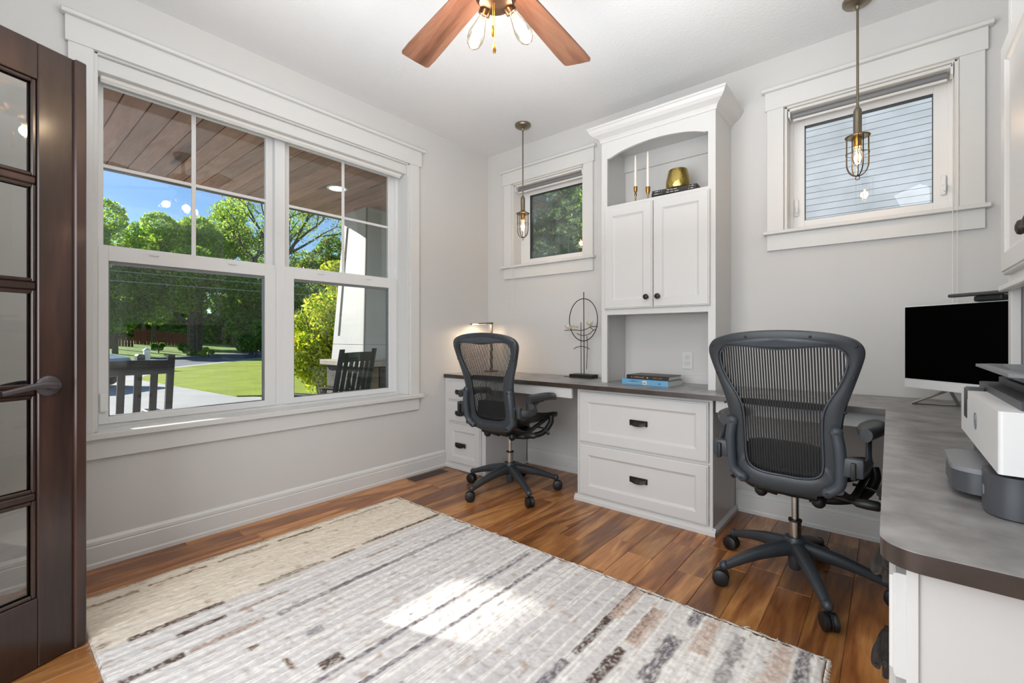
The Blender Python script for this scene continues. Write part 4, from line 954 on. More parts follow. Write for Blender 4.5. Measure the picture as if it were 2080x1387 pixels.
for k, (x, ya, yb, colr, w) in enumerate(stripes):
    ww = w*1.3*(1+.22*sn(Yg, 90+k, 30)); d = (Xg-x-.003*sn(Yg, 190+k, 6))/ww
    m_ = np.clip((1-np.abs(d))*3, 0, 1)*np.clip((Yg-ya)/.008, 0, 1)*np.clip((yb-Yg)/.008, 0, 1)
    sp = np.clip(.85+.6*sn2(Xg, Yg, 300+k, 160, 110), .15, 1) if colr in (DB, BR) else np.clip(.72+.5*sn2(Xg, Yg, 300+k, 190, 90), .1, 1)
    a_ = (m_*sp)[..., None]; cc = np.array(s2l(colr)); base = base*(1-a_)+cc*a_; ht += .0012*m_*(1+sn2(Xg, Yg, 400+k, 120, 90))
for k in range(46):   # little dark flecks
    cx_, cy_ = rng.uniform(.9, 2.6), rng.uniform(RY0, RY1); sx_, sy_ = rng.uniform(.004, .009), rng.uniform(.008, .03)
    m_ = np.exp(-((Xg-cx_)/sx_)**2-((Yg-cy_)/sy_)**2)*np.clip(.7+.8*sn2(Xg, Yg, 700+k, 150, 150), 0, 1); cc = np.array(s2l((.5, .42, .36) if k % 2 else (.45, .44, .45)))
    base = base*(1-.7*m_[..., None])+cc*.7*m_[..., None]
# ragged edges
Yn = Yg + np.where(V > .5, (V-.5)*2, 0)**6*(.010*sn(Xg, 31, 14)+.006*sn(Xg, 32, 45)+.01*np.clip((Xg-1.8), 0, 1)*sn(Xg, 33, 7))
Xn = Xg + np.where(U > .5, ((U-.5)*2)**20*(.010*sn(Yg, 34, 12)), -(((.5-U)*2)**20)*(.006*sn(Yg, 35, 14)))
edge = np.minimum(np.minimum((Xg-RX0), (RX1-Xg)), np.minimum(Yg-RY0, RY1-Yg)); ht = np.maximum(ht, .004)*np.clip(.25+edge/.008, .25, 1)
verts = np.stack([Xn, Yn, ht], -1).reshape(-1, 3); I = np.arange((nx_+1)*(ny_+1)).reshape(nx_+1, ny_+1)
faces = np.stack([I[:-1, :-1].ravel(), I[1:, :-1].ravel(), I[1:, 1:].ravel(), I[:-1, 1:].ravel()], -1)
# skirt
per = np.concatenate([I[:, 0], I[-1, 1:], I[-2::-1, -1], I[0, -2:0:-1]]); nv = len(verts); low = verts[per].copy(); low[:, 2] = .0005
allv = np.vstack([verts, low]); k = np.arange(len(per)); k2 = (k+1) % len(per)
sk_ = np.stack([per[k2], per[k], nv+k, nv+k2], -1); faces = np.vstack([faces, sk_])
colr = np.vstack([base.reshape(-1, 3), base.reshape(-1, 3)[per]])
rug = thing('area_rug', 'cream and grey striped wool rug with ragged fringe on the walnut floor', 'rug', (1.5, -2.0, 0))
mk('rug_field', npmesh('rug_field', allv, faces, np.clip(colr, 0, 1), True), 'rug', rug)
# fringe tufts
fv, ff, fc = [], [], []
def tuft(x, y, dx, dy, L, w, c):
    i = len(fv); n = 4
    px_, py_ = -dy, dx
    for q in range(n+1):
        u = q/n; z = .009*(1-u)**2+.0015+.004*math.sin(PI*u); ww = w*(1-.75*u); bx, by = x+dx*L*u+px_*.006*math.sin(3*u+x*90), y+dy*L*u+py_*.006*math.sin(3*u+x*90)
        fv.extend([(bx-px_*ww, by-py_*ww, z), (bx+px_*ww, by+py_*ww, z+.001)]); fc.extend([c, c])
    for q in range(n): ff.append((i+2*q, i+2*q+1, i+2*q+3, i+2*q+2))
for k in range(2600):
    x = random.uniform(RX0, RX1); c = tuple(white*random.uniform(.85, 1.0)); a = random.uniform(-.6, .6)
    L_ = random.uniform(.005, .017)*(1.6 if x > 1.7 else 1)
    tuft(x, RY1-.004, math.sin(a), math.cos(a), L_, .0012, c)
for k in range(26):   # loose ends
    x = random.choice([1.2, 1.62, 2.19, 2.21, 2.46, 2.5, 2.53, 2.68, .78, 2.05])+random.uniform(-.03, .03); a = random.uniform(-.8, .8)
    tuft(x, RY1-.002, math.sin(a), math.cos(a), random.uniform(.02, .04), .0016, tuple(white))
for k in range(900):
    y = random.uniform(RY0, RY1); a = random.uniform(-.5, .5); c = tuple(white*random.uniform(.8, 1.0))
    tuft(RX1-.003, y, math.cos(a), math.sin(a), random.uniform(.004, .012), .0012, c); tuft(RX0+.003, y, -math.cos(a), math.sin(a), random.uniform(.003, .008), .0012, c)
for k in range(900):
    x = random.uniform(RX0, RX1); a = random.uniform(-.5, .5); tuft(x, RY0+.003, math.sin(a), -math.cos(a), random.uniform(.005, .014), .0012, tuple(white*random.uniform(.8, 1)))
fr_ = mk('rug_fringe', npmesh('rug_fringe', np.array(fv), np.array(ff), np.array(fc)), 'rug', rug); fr_['kind'] = 'stuff'

# ------------------------------------------------------------------ porch
struct(B().box(-T-.001, YF-2.2, 0, -T+.2, YF-.2, H).obj('wall_foyer_left', 'wall')); struct(B().box(XR+T+1.0, YF-2.2, 0, XR+T+1.2, YF, H).obj('wall_foyer_right', 'wall'))
struct(B().box(XR, YF-.2, 0, XR+1.4, YF, H).obj('wall_foyer_side', 'wall'))
pf = tag(B().box(-2.75, -7, -.32, -.2, .95, -.15, .01).obj('porch_floor', 'concrete'), 'pale concrete porch floor outside the wide window', 'porch'); struct(pf)
pcx = thing('porch_ceiling', 'brown cedar plank porch ceiling outside the wide window', 'porch ceiling', (-1.4, -2, 2.6)); 
part(B().box(-2.62, -7, 2.63, -.2, 1.2, 2.70), 'roof_deck', 'gut', pcx); part(B().box(-2.60, -7, 2.585, -2.52, 1.2, 2.72, .004), 'fascia', 'gut', pcx)
yy = -7.0
while yy < 1.1:
    part(B().box(-2.52, yy+.003, 2.60, -.2, yy+.139, 2.62, .005), 'ceiling_plank', 'porch', pcx); yy += .142
rl = thing('recessed_light', 'lit round recessed light in the porch plank ceiling', 'ceiling light', (-1.48, -.676, 2.6))
part(B().lathe([(.10, 2.598), (.10, 2.594), (.078, 2.592), (.078, 2.599)], (-1.48, -.676, 0), 32), 'trim_ring', 'white', rl, True)
part(B().lathe([(.077, 2.5995), (.077, 2.594), (0, 2.594)], (-1.48, -.676, 0), 28), 'lens', 'led', rl)
# column
pc = thing('porch_column', 'white tapered porch column on a stone pier outside the window', 'column', (-2.085, .135, -.15))
CXc, CYc = -2.085, .135
def hw(z): return .245+(2.6-z)/1.8*.112
def sq(h, z): return [Vector((CXc-h, CYc-h, z)), Vector((CXc+h, CYc-h, z)), Vector((CXc+h, CYc+h, z)), Vector((CXc-h, CYc+h, z))]
part(B().loft([sq(hw(.8)-.012, .8), sq(hw(2.6)-.012, 2.6)]), 'shaft', 'colw', pc)
def fboard(b, face, u0, u1, za, zb):
    def pt(u, z, off):
        h = hw(z); a = h-.012+off
        if face == 0: return Vector((CXc+u*h, CYc-a, z))
        return Vector((CXc+a, CYc+u*h, z))
    b.loft([[pt(u0, za, -.004), pt(u1, za, -.004), pt(u1, za, .012), pt(u0, za, .012)], [pt(u0, zb, -.004), pt(u1, zb, -.004), pt(u1, zb, .012), pt(u0, zb, .012)]])
for f_ in (0, 1):
    for (u0, u1, za, zb, nm) in ((-1, 1, .80, .985, 'plinth_board'), (-1, 1, .99, 1.09, 'bottom_rail'), (-1, -.70, 1.09, 2.42, 'stile'), (.70, 1, 1.09, 2.42, 'stile'), (-1, 1, 2.42, 2.6, 'top_rail')):
        b = B(); fboard(b, f_, u0, u1, za, zb); part(b, nm, 'colw', pc)
part(B().box(CXc-.46, CYc-.46, .735, CXc+.46, CYc+.46, .80, .01), 'cap_stone', 'cap', pc)
part(B().box(CXc-.37, CYc-.37, -.3, CXc+.37, CYc+.37, .735), 'pier_core', 'stoneb', pc)
for f_ in (0, 1):
    z = -.15
    for rh in (.20, .17, .24, .27):
        u = -.40; row = []
        while u < .38:
            w_ = min(random.uniform(.16, .36), .40-u)
            if .40-(u+w_) < .12: w_ = .40-u
            b = B(); d_ = random.uniform(.025, .045)
            if f_ == 0: b.box(CXc+u+.006, CYc-.37-d_, z+.006, CXc+u+w_-.006, CYc-.36, z+rh-.006, .018, 2)
            else: b.box(CXc+.36, CYc+u+.006, z+.006, CXc+.37+d_, CYc+u+w_-.006, z+rh-.006, .018, 2)
            part(b, 'stone', random.choice(['stone', 'stoneb', 'stone']), pc); u += w_
        z += rh
# rocking chairs (local: faces -X, back leans towards +X)
def rocker(lab):
    t = thing('rocking_chair', lab, 'chair', (0, 0, 0), 'porch rocking chairs'); t['loc0'] = 1; ln = .20   # lean per metre
    def bk(z): return .16+ln*(z-.45)
    for s in (-1, 1):
        L = []
        for z in (.12, .45, .8, 1.11): L.append([Vector((bk(z)+dx, s*.25+dy, z)) for dx, dy in ((-.016, -.019), (.016, -.019), (.016, .019), (-.016, .019))])
        B().loft(L).bevel(.004, 1, 60).obj('back_post', 'rock', t)
        B().box(-.36, s*.25-.02, .12, -.32, s*.25+.02, .66, .004).obj('front_leg', 'rock', t)
        B().box(-.40, s*.27-.045, .655, .20, s*.27+.045, .68, .006).obj('armrest', 'rock', t)
        R = [(-.55, .11), (-.35, .045), (-.1, .012), (.1, .012), (.35, .045), (.55, .11)]
        pr_ = spline([(x, 0, z) for x, z in R], 4); L = [[Vector((p.x, s*.25-.018, p.z)), Vector((p.x, s*.25+.018, p.z)), Vector((p.x, s*.25+.018, p.z+.05)), Vector((p.x, s*.25-.018, p.z+.05))] for p in pr_]
        B().loft(L).obj('rocker', 'rock', t)
    def rail(z0_, z1_, nm, crest=0):
        L = []
        for q in range(9):
            y = -.235+.47*q/8; cz = crest*(1-(abs(y)/.235)**2)
            L.append([Vector((bk(z0_)-.012, y, z0_)), Vector((bk(z0_)+.012, y, z0_)), Vector((bk(z1_)+.012, y, z1_+cz)), Vector((bk(z1_)-.012, y, z1_+cz))])
        B().loft(L).obj(nm, 'rock', t)
    rail(.985, 1.075, 'crest_rail', .004); rail(.50, .55, 'lower_rail')
    for k in range(5):
        y = -.165+.0825*k; B().loft([[Vector((bk(z)-.009, y-.019, z)), Vector((bk(z)+.009, y-.019, z)), Vector((bk(z)+.009, y+.019, z)), Vector((bk(z)-.009, y+.019, z))] for z in (.54, .99)]).obj('back_slat', 'rock', t)
    for k in range(7): B().box(-.38+.072*k, -.26, .43, -.38+.072*k+.062, .26, .45, .003).obj('seat_slat', 'rock', t)
    for x in (-.34, .15): B().box(x-.012, -.24, .38, x+.012, .24, .43, .003).obj('seat_rail', 'rock', t)
    return t
r1 = rocker('black porch rocking chair whose back fills the lower left of the left sash'); r2_ = copy_tree(r1)
r2_['label'] = 'black slatted porch rocking chair in front of the stone-based column'
r1.location = (-1.10, -2.47, -.15); r2_.location = (-1.42, -.735, -.15); r2_.rotation_euler.z = math.radians(22)
for c in (r1, r2_): del c['loc0']
# ------------------------------------------------------------------ ground
n_ = 60; gx = np.linspace(-120, 40, n_); gy = np.linspace(-90, 70, n_); GX, GY = np.meshgrid(gx, gy, indexing='ij')
Nn = np.array([-.696, -.717]); B0 = np.array([-21.3, 2.3]); Ss = (GX-B0[0])*Nn[0]+(GY-B0[1])*Nn[1]
GZ = -.42+.062*np.maximum(0, Ss-9)
I = np.arange(n_*n_).reshape(n_, n_); fcs = np.stack([I[:-1, :-1].ravel(), I[1:, :-1].ravel(), I[1:, 1:].ravel(), I[:-1, 1:].ravel()], -1)
def groundz(x, y): return -.42+.062*max(0, (x-B0[0])*Nn[0]+(y-B0[1])*Nn[1]-9)
struct(mk('ground', npmesh('ground', np.stack([GX, GY, GZ], -1).reshape(-1, 3), fcs, None, True), 'hill'))
def slab(pts, z0_, z1_, nm, m, lab, cat):
    a = sum(x0*y1-x1*y0 for (x0, y0), (x1, y1) in zip(pts, pts[1:]+pts[:1]))
    return tag(B().prism(pts if a > 0 else pts[::-1], 'z', z0_, z1_).obj(nm, m), lab, cat)
struct(slab([(-2.76, -14), (-2.76, 1.2), (-6.2, 2.6), (-9.1, 1.1), (-16.5, .55), (-21.5, 2.5), (-24, .2), (-14, -14)], -.5, -.36, 'driveway', 'concrete', 'pale concrete driveway beyond the porch', 'driveway'))
struct(slab([(-16.5, .45), (-9.1, .96), (-8.3, 1.9), (-4.6, 3.4), (-4.6, 7), (-30, 12.5), (-28.3, 9.1), (-21.3, 2.3)], -.5, -.33, 'lawn', 'lawn', 'bright green mown lawn beside the driveway', 'lawn'))
dv = np.array([-.717, .696])
def strip(o0, o1, z0_, z1_, nm, m, lab, cat):
    q = [B0+Nn*o0-dv*60, B0+Nn*o0+dv*70, B0+Nn*o1+dv*70, B0+Nn*o1-dv*60]; return struct(slab([tuple(map(float, p)) for p in q], z0_, z1_, nm, m, lab, cat))
strip(.0, 1.0, -.5, -.37, 'kerb', 'concrete', 'pale kerb along the street edge', 'kerb'); strip(1.0, 8.2, -.5, -.39, 'street', 'asphalt', 'grey asphalt street crossing behind the lawn', 'street')
# ------------------------------------------------------------------ foliage
def foliage(name, clumps, n, size, cols, par=None, seed=1, flat=.0, shell=(.55, 1.0), aspect=.7):
    r = np.random.default_rng(seed); cl = np.array(clumps, float); w = cl[:, 3]**2; idx = r.choice(len(cl), n, p=w/w.sum())
    d = r.normal(size=(n, 3)); d /= np.linalg.norm(d, axis=1)[:, None]; rad = cl[idx, 3]*r.uniform(*shell, n)**.6
    P_ = cl[idx, :3]+d*rad[:, None]*np.array([1, 1, .85]); nn = d*.5+r.normal(size=(n, 3))*.7; nn /= np.linalg.norm(nn, axis=1)[:, None]
    t1 = np.cross(nn, r.normal(size=(n, 3))); t1 /= np.linalg.norm(t1, axis=1)[:, None]; t2 = np.cross(nn, t1); s = size*r.uniform(.6, 1.3, n)[:, None]
    V_ = np.stack([P_-t1*s, P_+t2*s*aspect*.6-t1*s*.1, P_+t1*s, P_-t2*s*aspect*.6+t1*s*.1], 1).reshape(-1, 3); Fc = np.arange(4*n).reshape(n, 4)
    cc = np.array([s2l(c) for c in cols]); ci = r.integers(0, len(cc), n); tone = r.uniform(.7, 1.25, n)[:, None]; C_ = np.repeat(np.clip(cc[ci]*tone, 0, 1), 4, 0)
    o = mk(name, npmesh(name, V_, Fc, C_), 'leaf', par); o['kind'] = 'stuff'; return o
def blobs(cx, cy, z0_, z1_, R, n, seed, rb=(.28, .45)):
    r = np.random.default_rng(seed); out = []; h = (z1_-z0_)/2; cz = (z0_+z1_)/2
    for _ in range(n):
        d = r.normal(size=3); d /= np.linalg.norm(d); u = r.uniform(.35, .85); q = r.uniform(*rb)*min(R, h)
        out.append((cx+d[0]*(R-q*.6)*u, cy+d[1]*(R-q*.6)*u, cz+d[2]*(h-q*.6)*min(1, u*1.15), q))
    return out
GM = [(.58, .74, .20), (.70, .82, .24), (.50, .66, .18), (.84, .90, .32)]
GD = [(.38, .54, .20), (.46, .64, .22), (.56, .72, .24)]
GY_ = [(.72, .78, .14), (.82, .84, .22), (.55, .66, .10), (.88, .86, .34)]
GP = [(.66, .76, .38), (.74, .82, .46), (.56, .68, .32)]
def tree(lab, x, y, ztop, zb, R, n, size, cols, seed, trunk=.16, nb=16, trunk2=False, cat='tree', grp='trees across the street', name='leafy_tree'):
    gz_ = groundz(x, y); t = thing(name, lab, cat, (x, y, gz_), grp)
    zm = zb+(ztop-zb)*.5
    b = B().tube([(x, y, gz_-.05), (x+.05, y, gz_+(zm-gz_)*.5), (x, y+.05, zm)], [trunk*1.2, trunk, trunk*.5], 8)
    if trunk2: b.tube([(x-.7, y+.65, gz_-.05), (x-.6, y+.7, gz_+(zm-gz_)*.5), (x-.5, y+.6, zm)], [trunk, trunk*.85, trunk*.4], 8)
    r = random.Random(seed)
    for k in range(7):
        a = r.uniform(0, 2*PI); zz = zb+(ztop-zb)*r.uniform(.0, .4); L_ = R*r.uniform(.5, .8)
        b.tube([(x, y, max(zz-.2, gz_+.5)), (x+math.cos(a)*L_*.5, y+math.sin(a)*L_*.5, zz+L_*.3), (x+math.cos(a)*L_, y+math.sin(a)*L_, zz+L_*.8)], [trunk*.45, trunk*.3, trunk*.12], 6)
    part(b, 'trunk', 'bark', t, True)
    foliage('crown', blobs(x, y, zb, ztop, R, nb, seed), n, size, cols, t, seed); return t
TR = 'trees across the street'
tree('round green tree at the left edge of the left sash, under blue sky', -47.5, 4.3, 12.4, 2.0, 3.8, 22000, .17, GM, 1)
tree('tall dark green tree behind the red fence', -58.5, 8.6, 13.6, 2.0, 4.2, 15000, .19, GM+GD, 2)
tree('tall bright green tree rising highest beside the vertical muntin', -48.0, 10.0, 14.8, 3.0, 4.2, 26000, .17, GM, 3)
tree('broad green tree behind the bare-branched elm', -55.0, 16.0, 17.4, 3.0, 4.8, 16000, .18, GP+GM, 4)
tree('pale green thin-leaved tree right of the elm trunk', -50.0, 20.5, 14.5, 3.0, 4.2, 8000, .17, GP, 5)
tree('low dark maple at far left before the low fence', -41.0, 3.6, 7.4, 1.0, 2.8, 19000, .14, GD+GM[:1], 6)
tree('mid-height green maple with crown spreading over the fence', -46.0, 6.9, 8.6, 1.8, 3.4, 22000, .15, GM+GD, 7)
tree('dense green maple with twin dark trunks left of the hedge', -40.2, 8.2, 8.8, 2.0, 3.8, 26000, .13, GM+GD, 8, trunk=.24, trunk2=True)
tree('dark green tree above the clipped hedge', -36.4, 11.2, 6.9, .6, 3.5, 21000, .13, GD+GP[:1], 9)
tree('grey-green tree seen in the right sash beyond the elm branches', -33.0, 17.0, 9.8, .6, 3.4, 12000, .14, GP+GM[:1], 10)
tree('dark tree with reddish tips beside the porch column', -26.0, 12.0, 8.4, 2.2, 2.2, 9000, .11, GD+[(.42, .28, .2)], 11)
tree('yellow-green tree behind the porch shrub', -19.3, 9.4, 5.4, .2, 2.1, 12000, .10, GY_, 12)
for k in range(10):
    u = k/9; tree('distant dark green tree, '+('leftmost', 'second from left', 'third from left', 'fourth from left', 'fifth from left', 'fifth from right', 'fourth from right', 'third from right', 'second from right', 'rightmost')[k]+' of the row behind the street trees', -77+21.5*u, 6.5+21*u, 11+1.5*math.sin(k*2.1), -4, 5.0, 13000, .26, GD+GM[:1], 80+k, .2, 12, grp='distant tree row')
hg = thing('hedge', 'dark clipped hedge at the right of the street verge', 'hedge', (-31.8, 9.7, groundz(-31.8, 9.7)))
foliage('hedge_leaves', blobs(-31.9, 9.9, -.3, 2.7, 1.7, 14, 21)+blobs(-31.0, 12.6, -.3, 2.9, 1.9, 14, 22), 22000, .10, GD, hg, 23)
part(B().tube([(-31.9, 9.9, -.4), (-31.9, 9.9, 2)], .1, 6), 'stem', 'bark', hg)
for i, (x, y, h_, lab) in enumerate(((-42.5, 6.5, .9, 'small round shrub on the verge before the red fence'), (-37.8, 7.4, 1.1, 'low shrub at the foot of the twin-trunk maple'), (-34.5, 7.7, .8, 'low pale shrub left of the hedge'))):
    s_ = thing('round_shrub', lab, 'shrub', (x, y, groundz(x, y)), 'verge shrubs'); foliage('shrub_leaves', blobs(x, y, groundz(x, y)-.1, groundz(x, y)+h_, .95, 7, 60+i), 2600, .07, GD if i != 2 else GM, s_, 61+i)
    part(B().tube([(x, y, groundz(x, y)-.1), (x, y, groundz(x, y)+h_*.5)], .04, 6), 'stem', 'bark', s_)
# bare-branched elm
ex, ey = -44.0, 14.0
et = thing('elm_tree', 'sparse spreading elm with dark bare branches behind the window centre', 'tree', (ex, ey, groundz(ex, ey)))
br = B(); tips = []; rr = random.Random(3)
def grow(p, d, L_, r_, dep):
    pts = [p]; q = p.copy(); dd = d.copy()
    for _ in range(4):
        dd = (dd+Vector((rr.uniform(-.18, .18), rr.uniform(-.18, .18), rr.uniform(-.06, .12)))).normalized(); q = q+dd*L_/4; pts.append(q.copy())
    br.tube(pts, [r_*(1-.11*k) for k in range(5)], 6 if dep < 2 else 5)
    if dep >= 2: tips.extend([tuple(x) for x in pts[1:]])
    if dep < 4:
        for k in range(4 if dep == 0 else 3 if dep < 3 else 2):
            a = rr.uniform(0, 2*PI) if dep else 2*PI*k/4+.4; s = rr.uniform(.45, .8)
            u = dd.orthogonal().normalized(); v = dd.cross(u); nd = (dd+(u*math.cos(a)+v*math.sin(a))*s*(1.0 if dep else .75)).normalized()
            grow(pts[-1] if k < 2 else pts[3], nd, L_*rr.uniform(.6, .82), r_*.56, dep+1)
grow(Vector((ex, ey, groundz(ex, ey)-.1)), Vector((0, .05, 1)), 7.4, .48, 0)
part(br, 'branches', 'bark', et, True)
foliage('sparse_leaves', [(x, y, z, .7) for x, y, z in tips], 12000, .12, GM+GP, et, 44)
# near shrub beside the column
sh = thing('tall_shrub', 'tall yellow-green leafy shrub growing beside the porch column', 'shrub', (-3.9, .75, -.4)); b = B(); rr = random.Random(8); tp = []
for k in range(26):
    a = rr.uniform(0, 2*PI); R_ = rr.uniform(.25, .85); P0 = Vector((-4.0+.1*math.cos(a), .62+.1*math.sin(a), -.42)); P1 = Vector((-4.0+R_*math.cos(a)*.6, .62+R_*math.sin(a)*.6, rr.uniform(.5, .9))); P2 = Vector((-4.0+R_*math.cos(a), .62+R_*math.sin(a), rr.uniform(1.1, 1.95)))
    b.tube(spline([P0, P1, P2], 3), .008, 5)
part(b, 'stems', 'bark', sh, True)
foliage('shrub_leaves', blobs(-4.0, .62, -.35, 2.1, 1.0, 30, 31, (.25, .4)), 26000, .038, GY_+[(.42, .58, .08)], sh, 32, shell=(.2, 1))
foliage('low_spray', [(-3.9+.12*k, -.32-.05*k, -.1+.05*k, .17) for k in range(4)]+[(-4.2, -.2, .05, .2)], 700, .032, GY_[2:3]+GM, sh, 33)
# added tree out of view; crown clumps placed to trim the sun patch
tsh = thing('sun_blocker_tree', 'unseen tree left of the porch, added to shape the sun patch', 'tree', (-5.0, -3.2, -.4))
part(B().tube([(-5, -3.2, -.45), (-5.05, -3.15, 1.2), (-5, -3.1, 2.6), (-5, -3.2, 3.8)], [.09, .07, .055, .03], 8), 'trunk', 'bark', tsh, True)
foliage('crown', [(-5, -3.18, 3.1, .80), (-5, -2.72, 2.9, .68), (-5, -2.75, 3.6, .68), (-5, -3.75, 3.78, .72), (-5, -4.5, 3.98, .86), (-5, -4.05, 3.72, .56), (-5, -3.2, 4.1, .8), (-5.5, -3.0, 3.4, .7), (-5.5, -4.4, 4.35, .85), (-5.0, -5.25, 4.1, .8)], 52000, .07, GM, tsh, 51, shell=(.05, 1), aspect=1.1)
# fences
def pfence(lab, p0, p1, h0, h1):
    a = Vector((p0[0], p0[1], 0)); c = Vector((p1[0], p1[1], 0)); L_ = (c-a).length; t = thing('picket_fence', lab, 'fence', (p0[0], p0[1], groundz(*p0)), 'red-brown fences across the street')
    d = (c-a).normalized(); nrm = Vector((-d.y, d.x, 0)); b = B(); k = 0; s = 0
    while s < L_:
        u = s/L_; p = a+d*s; g = groundz(p.x, p.y); hh = h0+(h1-h0)*u; sd_ = .03*(1 if k % 2 else -1); q = p+nrm*sd_
        b.prism([(0, 0), (.13, 0), (.13, hh-.04), (.065, hh), (0, hh-.04)], 'y', -.01, .01)
        vs = b.bm.verts[:] if False else None
        b.bm.verts.ensure_lookup_table(); vv = b.bm.verts[-10:]
        M_ = Matrix.Translation((q.x, q.y, g)) @ Matrix.Rotation(math.atan2(d.y, d.x), 4, 'Z'); bmesh.ops.transform(b.bm, matrix=M_, verts=vv)
        s += .145; k += 1
    o = part(b, 'pickets', 'fence', t); o['kind'] = 'stuff'
    m_ = B(); 
    for zz in (.35, .8): m_.tube([a+Vector((0, 0, groundz(a.x, a.y)+h0*zz)), c+Vector((0, 0, groundz(c.x, c.y)+h1*zz))], .03, 4)
    part(m_, 'fence_rails', 'fence', t)
pfence('low red-brown fence at the far left edge of the left sash', (-54.6, 3.6), (-51.2, 6.4), .9, .9)
pfence('red-brown picket fence across the street, left of the twin trunks', (-56.3, 7.4), (-54.6, 12.2), 1.6, 1.2)
# mailbox
mb = thing('mailbox', 'white mailbox post at the street edge left of the lawn', 'mailbox', (-21.17, 1.6, -.4)); mx_, my_ = -21.17, 1.6
part(B().box(mx_-.10, my_-.10, -.42, mx_+.10, my_+.10, .50, .01).loft([[Vector((mx_-.13, my_-.13, .50)), Vector((mx_+.13, my_-.13, .50)), Vector((mx_+.13, my_+.13, .50)), Vector((mx_-.13, my_+.13, .50))], [Vector((mx_-.02, my_-.02, .60)), Vector((mx_+.02, my_-.02, .60)), Vector((mx_+.02, my_+.02, .60)), Vector((mx_-.02, my_+.02, .60))]]), 'post', 'mail', mb)
part(B().prism([(my_-.36, .10), (my_-.10, .10), (my_-.10, .28), (my_-.15, .34), (my_-.31, .34), (my_-.36, .28)], 'x', mx_-.25, mx_+.25), 'box', 'prn', mb)
# parked car
cr_ = thing('car', 'silver parked car half hidden at the far left behind the rocking chair', 'car', (-15.4, -2.1, -.36)); cm = Matrix.Translation((-15.4, -2.1, -.36)) @ Matrix.Rotation(math.radians(40), 4, 'Z')
bd = [(-2.2, .35), (-2.22, .62), (-2.05, .86), (-1.55, .93), (-.95, 1.36), (.55, 1.40), (1.25, .98), (2.05, .82), (2.22, .6), (2.2, .32)]
B().prism(bd[::-1], 'y', -.86, .86).bevel(.07, 2, 15).obj('body', 'car', cr_, True, cm)
B().prism([(-1.35, .95), (-.88, 1.31), (.5, 1.34), (1.08, .98)][::-1], 'y', -.875, .875).obj('side_windows', 'carglass', cr_, False, cm)
for xw in (-1.4, 1.4):
    for yw in (-.80, .80):
        wh = B().tube([(xw, yw-.11, .33), (xw, yw+.11, .33)], .33, 24).obj('wheel', 'tyre', cr_, True, cm); B().tube([(xw, yw-.118, .33), (xw, yw+.118, .33)], .2, 16).obj('wheel_rim', 'alu', wh, True, cm)
for sy in (-.6, .6): B().box(2.17, sy-.17, .6, 2.225, sy+.17, .72, .02).obj('headlight', 'white', cr_, False, cm)
# overhead wires
for i, dz in enumerate((0, .55)):
    P0, P1 = Vector((-30.4, 1.68, 4.85-dz)), Vector((-23.7, 7.3, 4.05-dz*.8)); D_ = P1-P0
    tag(B().tube([P0-D_*3, P0-D_-Vector((0, 0, .1)), P0+D_*.5-Vector((0, 0, .08)), P1+D_, P1+D_*3], .014, 5).obj('overhead_wire', 'wire'), ('upper' if i == 0 else 'lower')+' thin overhead wire crossing before the trees across the street', 'wire')
# ------------------------------------------------------------------ neighbour's siding wall seen through window 2
nb_ = thing('neighbour_house', "neighbouring house wall of pale horizontal lap siding outside the right window", 'house', (4.5, 5.6, -.4))
part(B().box(1.0, 5.62, -.45, 9.0, 8.0, 6.6), 'wall_core', 'side', nb_)
z = .8
proto_b = None
for k in range(56):
    if proto_b is None:
        bb_ = B(); bb_.loft([[Vector((1.0, 5.60, 0)), Vector((1.0, 5.625, 0)), Vector((1.0, 5.625, .102)), Vector((1.0, 5.606, .102))], [Vector((9.0, 5.60, 0)), Vector((9.0, 5.625, 0)), Vector((9.0, 5.625, .102)), Vector((9.0, 5.606, .102))]])
        proto_b = bb_.obj('siding_board', 'side', nb_); o = proto_b
    else: o = proto_b.copy(); COL.objects.link(o)
    o.location = (0, 0, z); z += .1
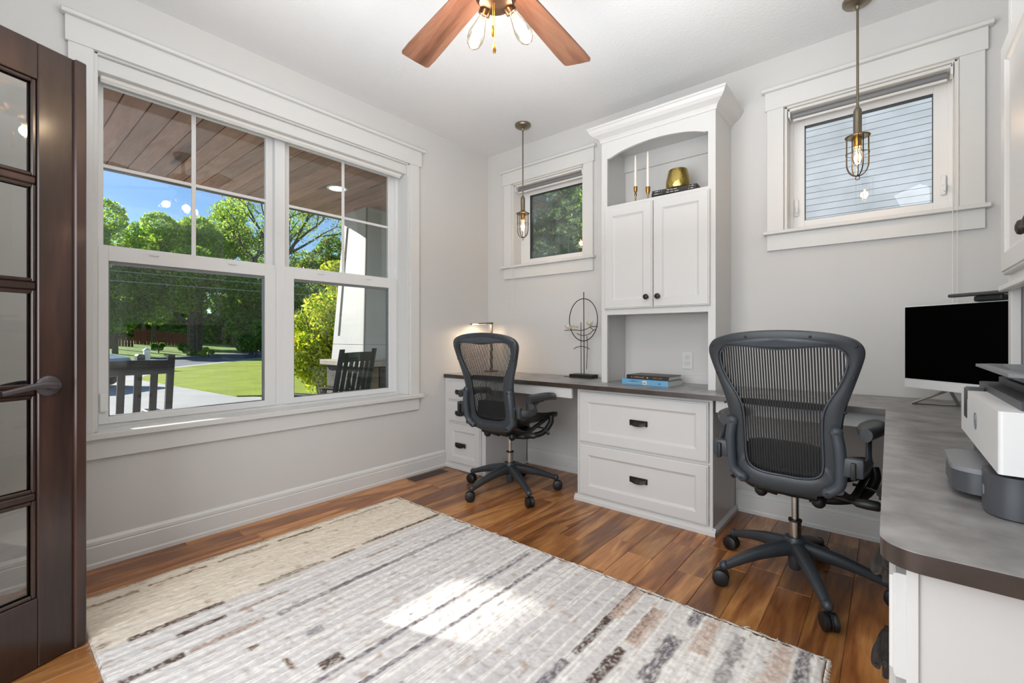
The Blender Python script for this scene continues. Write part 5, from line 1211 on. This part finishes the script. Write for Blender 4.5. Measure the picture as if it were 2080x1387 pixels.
# ------------------------------------------------------------------ pine and foliage outside window 3
pn_ = thing('pine_tree', 'dark long-needled pine close outside the small corner window', 'tree', (-1.75, 2.3, -.42)); b = B(); rr = random.Random(17); nd_v, nd_c = [], []
px0, py0 = -1.75, 2.75
b.tube([(px0, py0, -.45), (px0+.05, py0, 3), (px0, py0, 7)], [.16, .12, .05], 8)
gn = [s2l(c) for c in ((.24, .33, .19), (.32, .41, .23), (.40, .48, .28), (.17, .25, .15), (.46, .52, .34))]
def needles(p, d, n):
    for _ in range(n):
        v = (d*.7+Vector((rr.gauss(0, .6), rr.gauss(0, .6), rr.gauss(0, .6)))).normalized(); L_ = rr.uniform(.07, .13); s = v.orthogonal().normalized()*.0042
        a = p+d*rr.uniform(-.05, .04); c = random.choice(gn); nd_v.extend([a-s, a+s, a+v*L_]); nd_c.extend([c]*3)
for k in range(95):
    a = rr.uniform(-PI*.98, PI*.5); z = rr.uniform(1.0, 4.6); L_ = rr.uniform(.9, 1.9)*(1-(z/9)); d = Vector((math.cos(a), math.sin(a), rr.uniform(-.1, .35))).normalized(); p = Vector((px0, py0, z))
    pts = spline([p, p+d*L_*.5+Vector((0, 0, -.05)), p+d*L_+Vector((0, 0, .12))], 4); b.tube(pts, [.02-.0016*i for i in range(len(pts))], 5)
    for q in range(20):
        i = rr.randrange(2, len(pts)); s = Vector((rr.gauss(0, .22), rr.gauss(0, .22), rr.gauss(.05, .14))); needles(pts[i]+s, (d+s).normalized(), 40)
part(b, 'branches', 'bark', pn_, True)
nf = mk('needles', npmesh('needles', np.array([tuple(v) for v in nd_v]), np.arange(len(nd_v)).reshape(-1, 3), np.array(nd_c)), 'needle', pn_); nf['kind'] = 'stuff'
BT = 'trees behind the back wall'
tree('hazy grey-green tree behind the pine, seen in the small window', -3.9, 9.0, 7.0, .6, 2.6, 15000, .07, [(.50, .56, .42), (.42, .50, .36), (.62, .66, .54)], 71, .1, 18, grp=BT)
tree('bright yellow-green tree low behind the pine', -5.6, 8.6, 2.9, -.2, 2.0, 8000, .06, GY_, 72, .08, 12, grp=BT)
tree('dark backdrop tree filling the small corner window', -6.0, 13.5, 11.0, .0, 4.6, 16000, .12, GD+GM, 73, .2, 20, grp=BT)
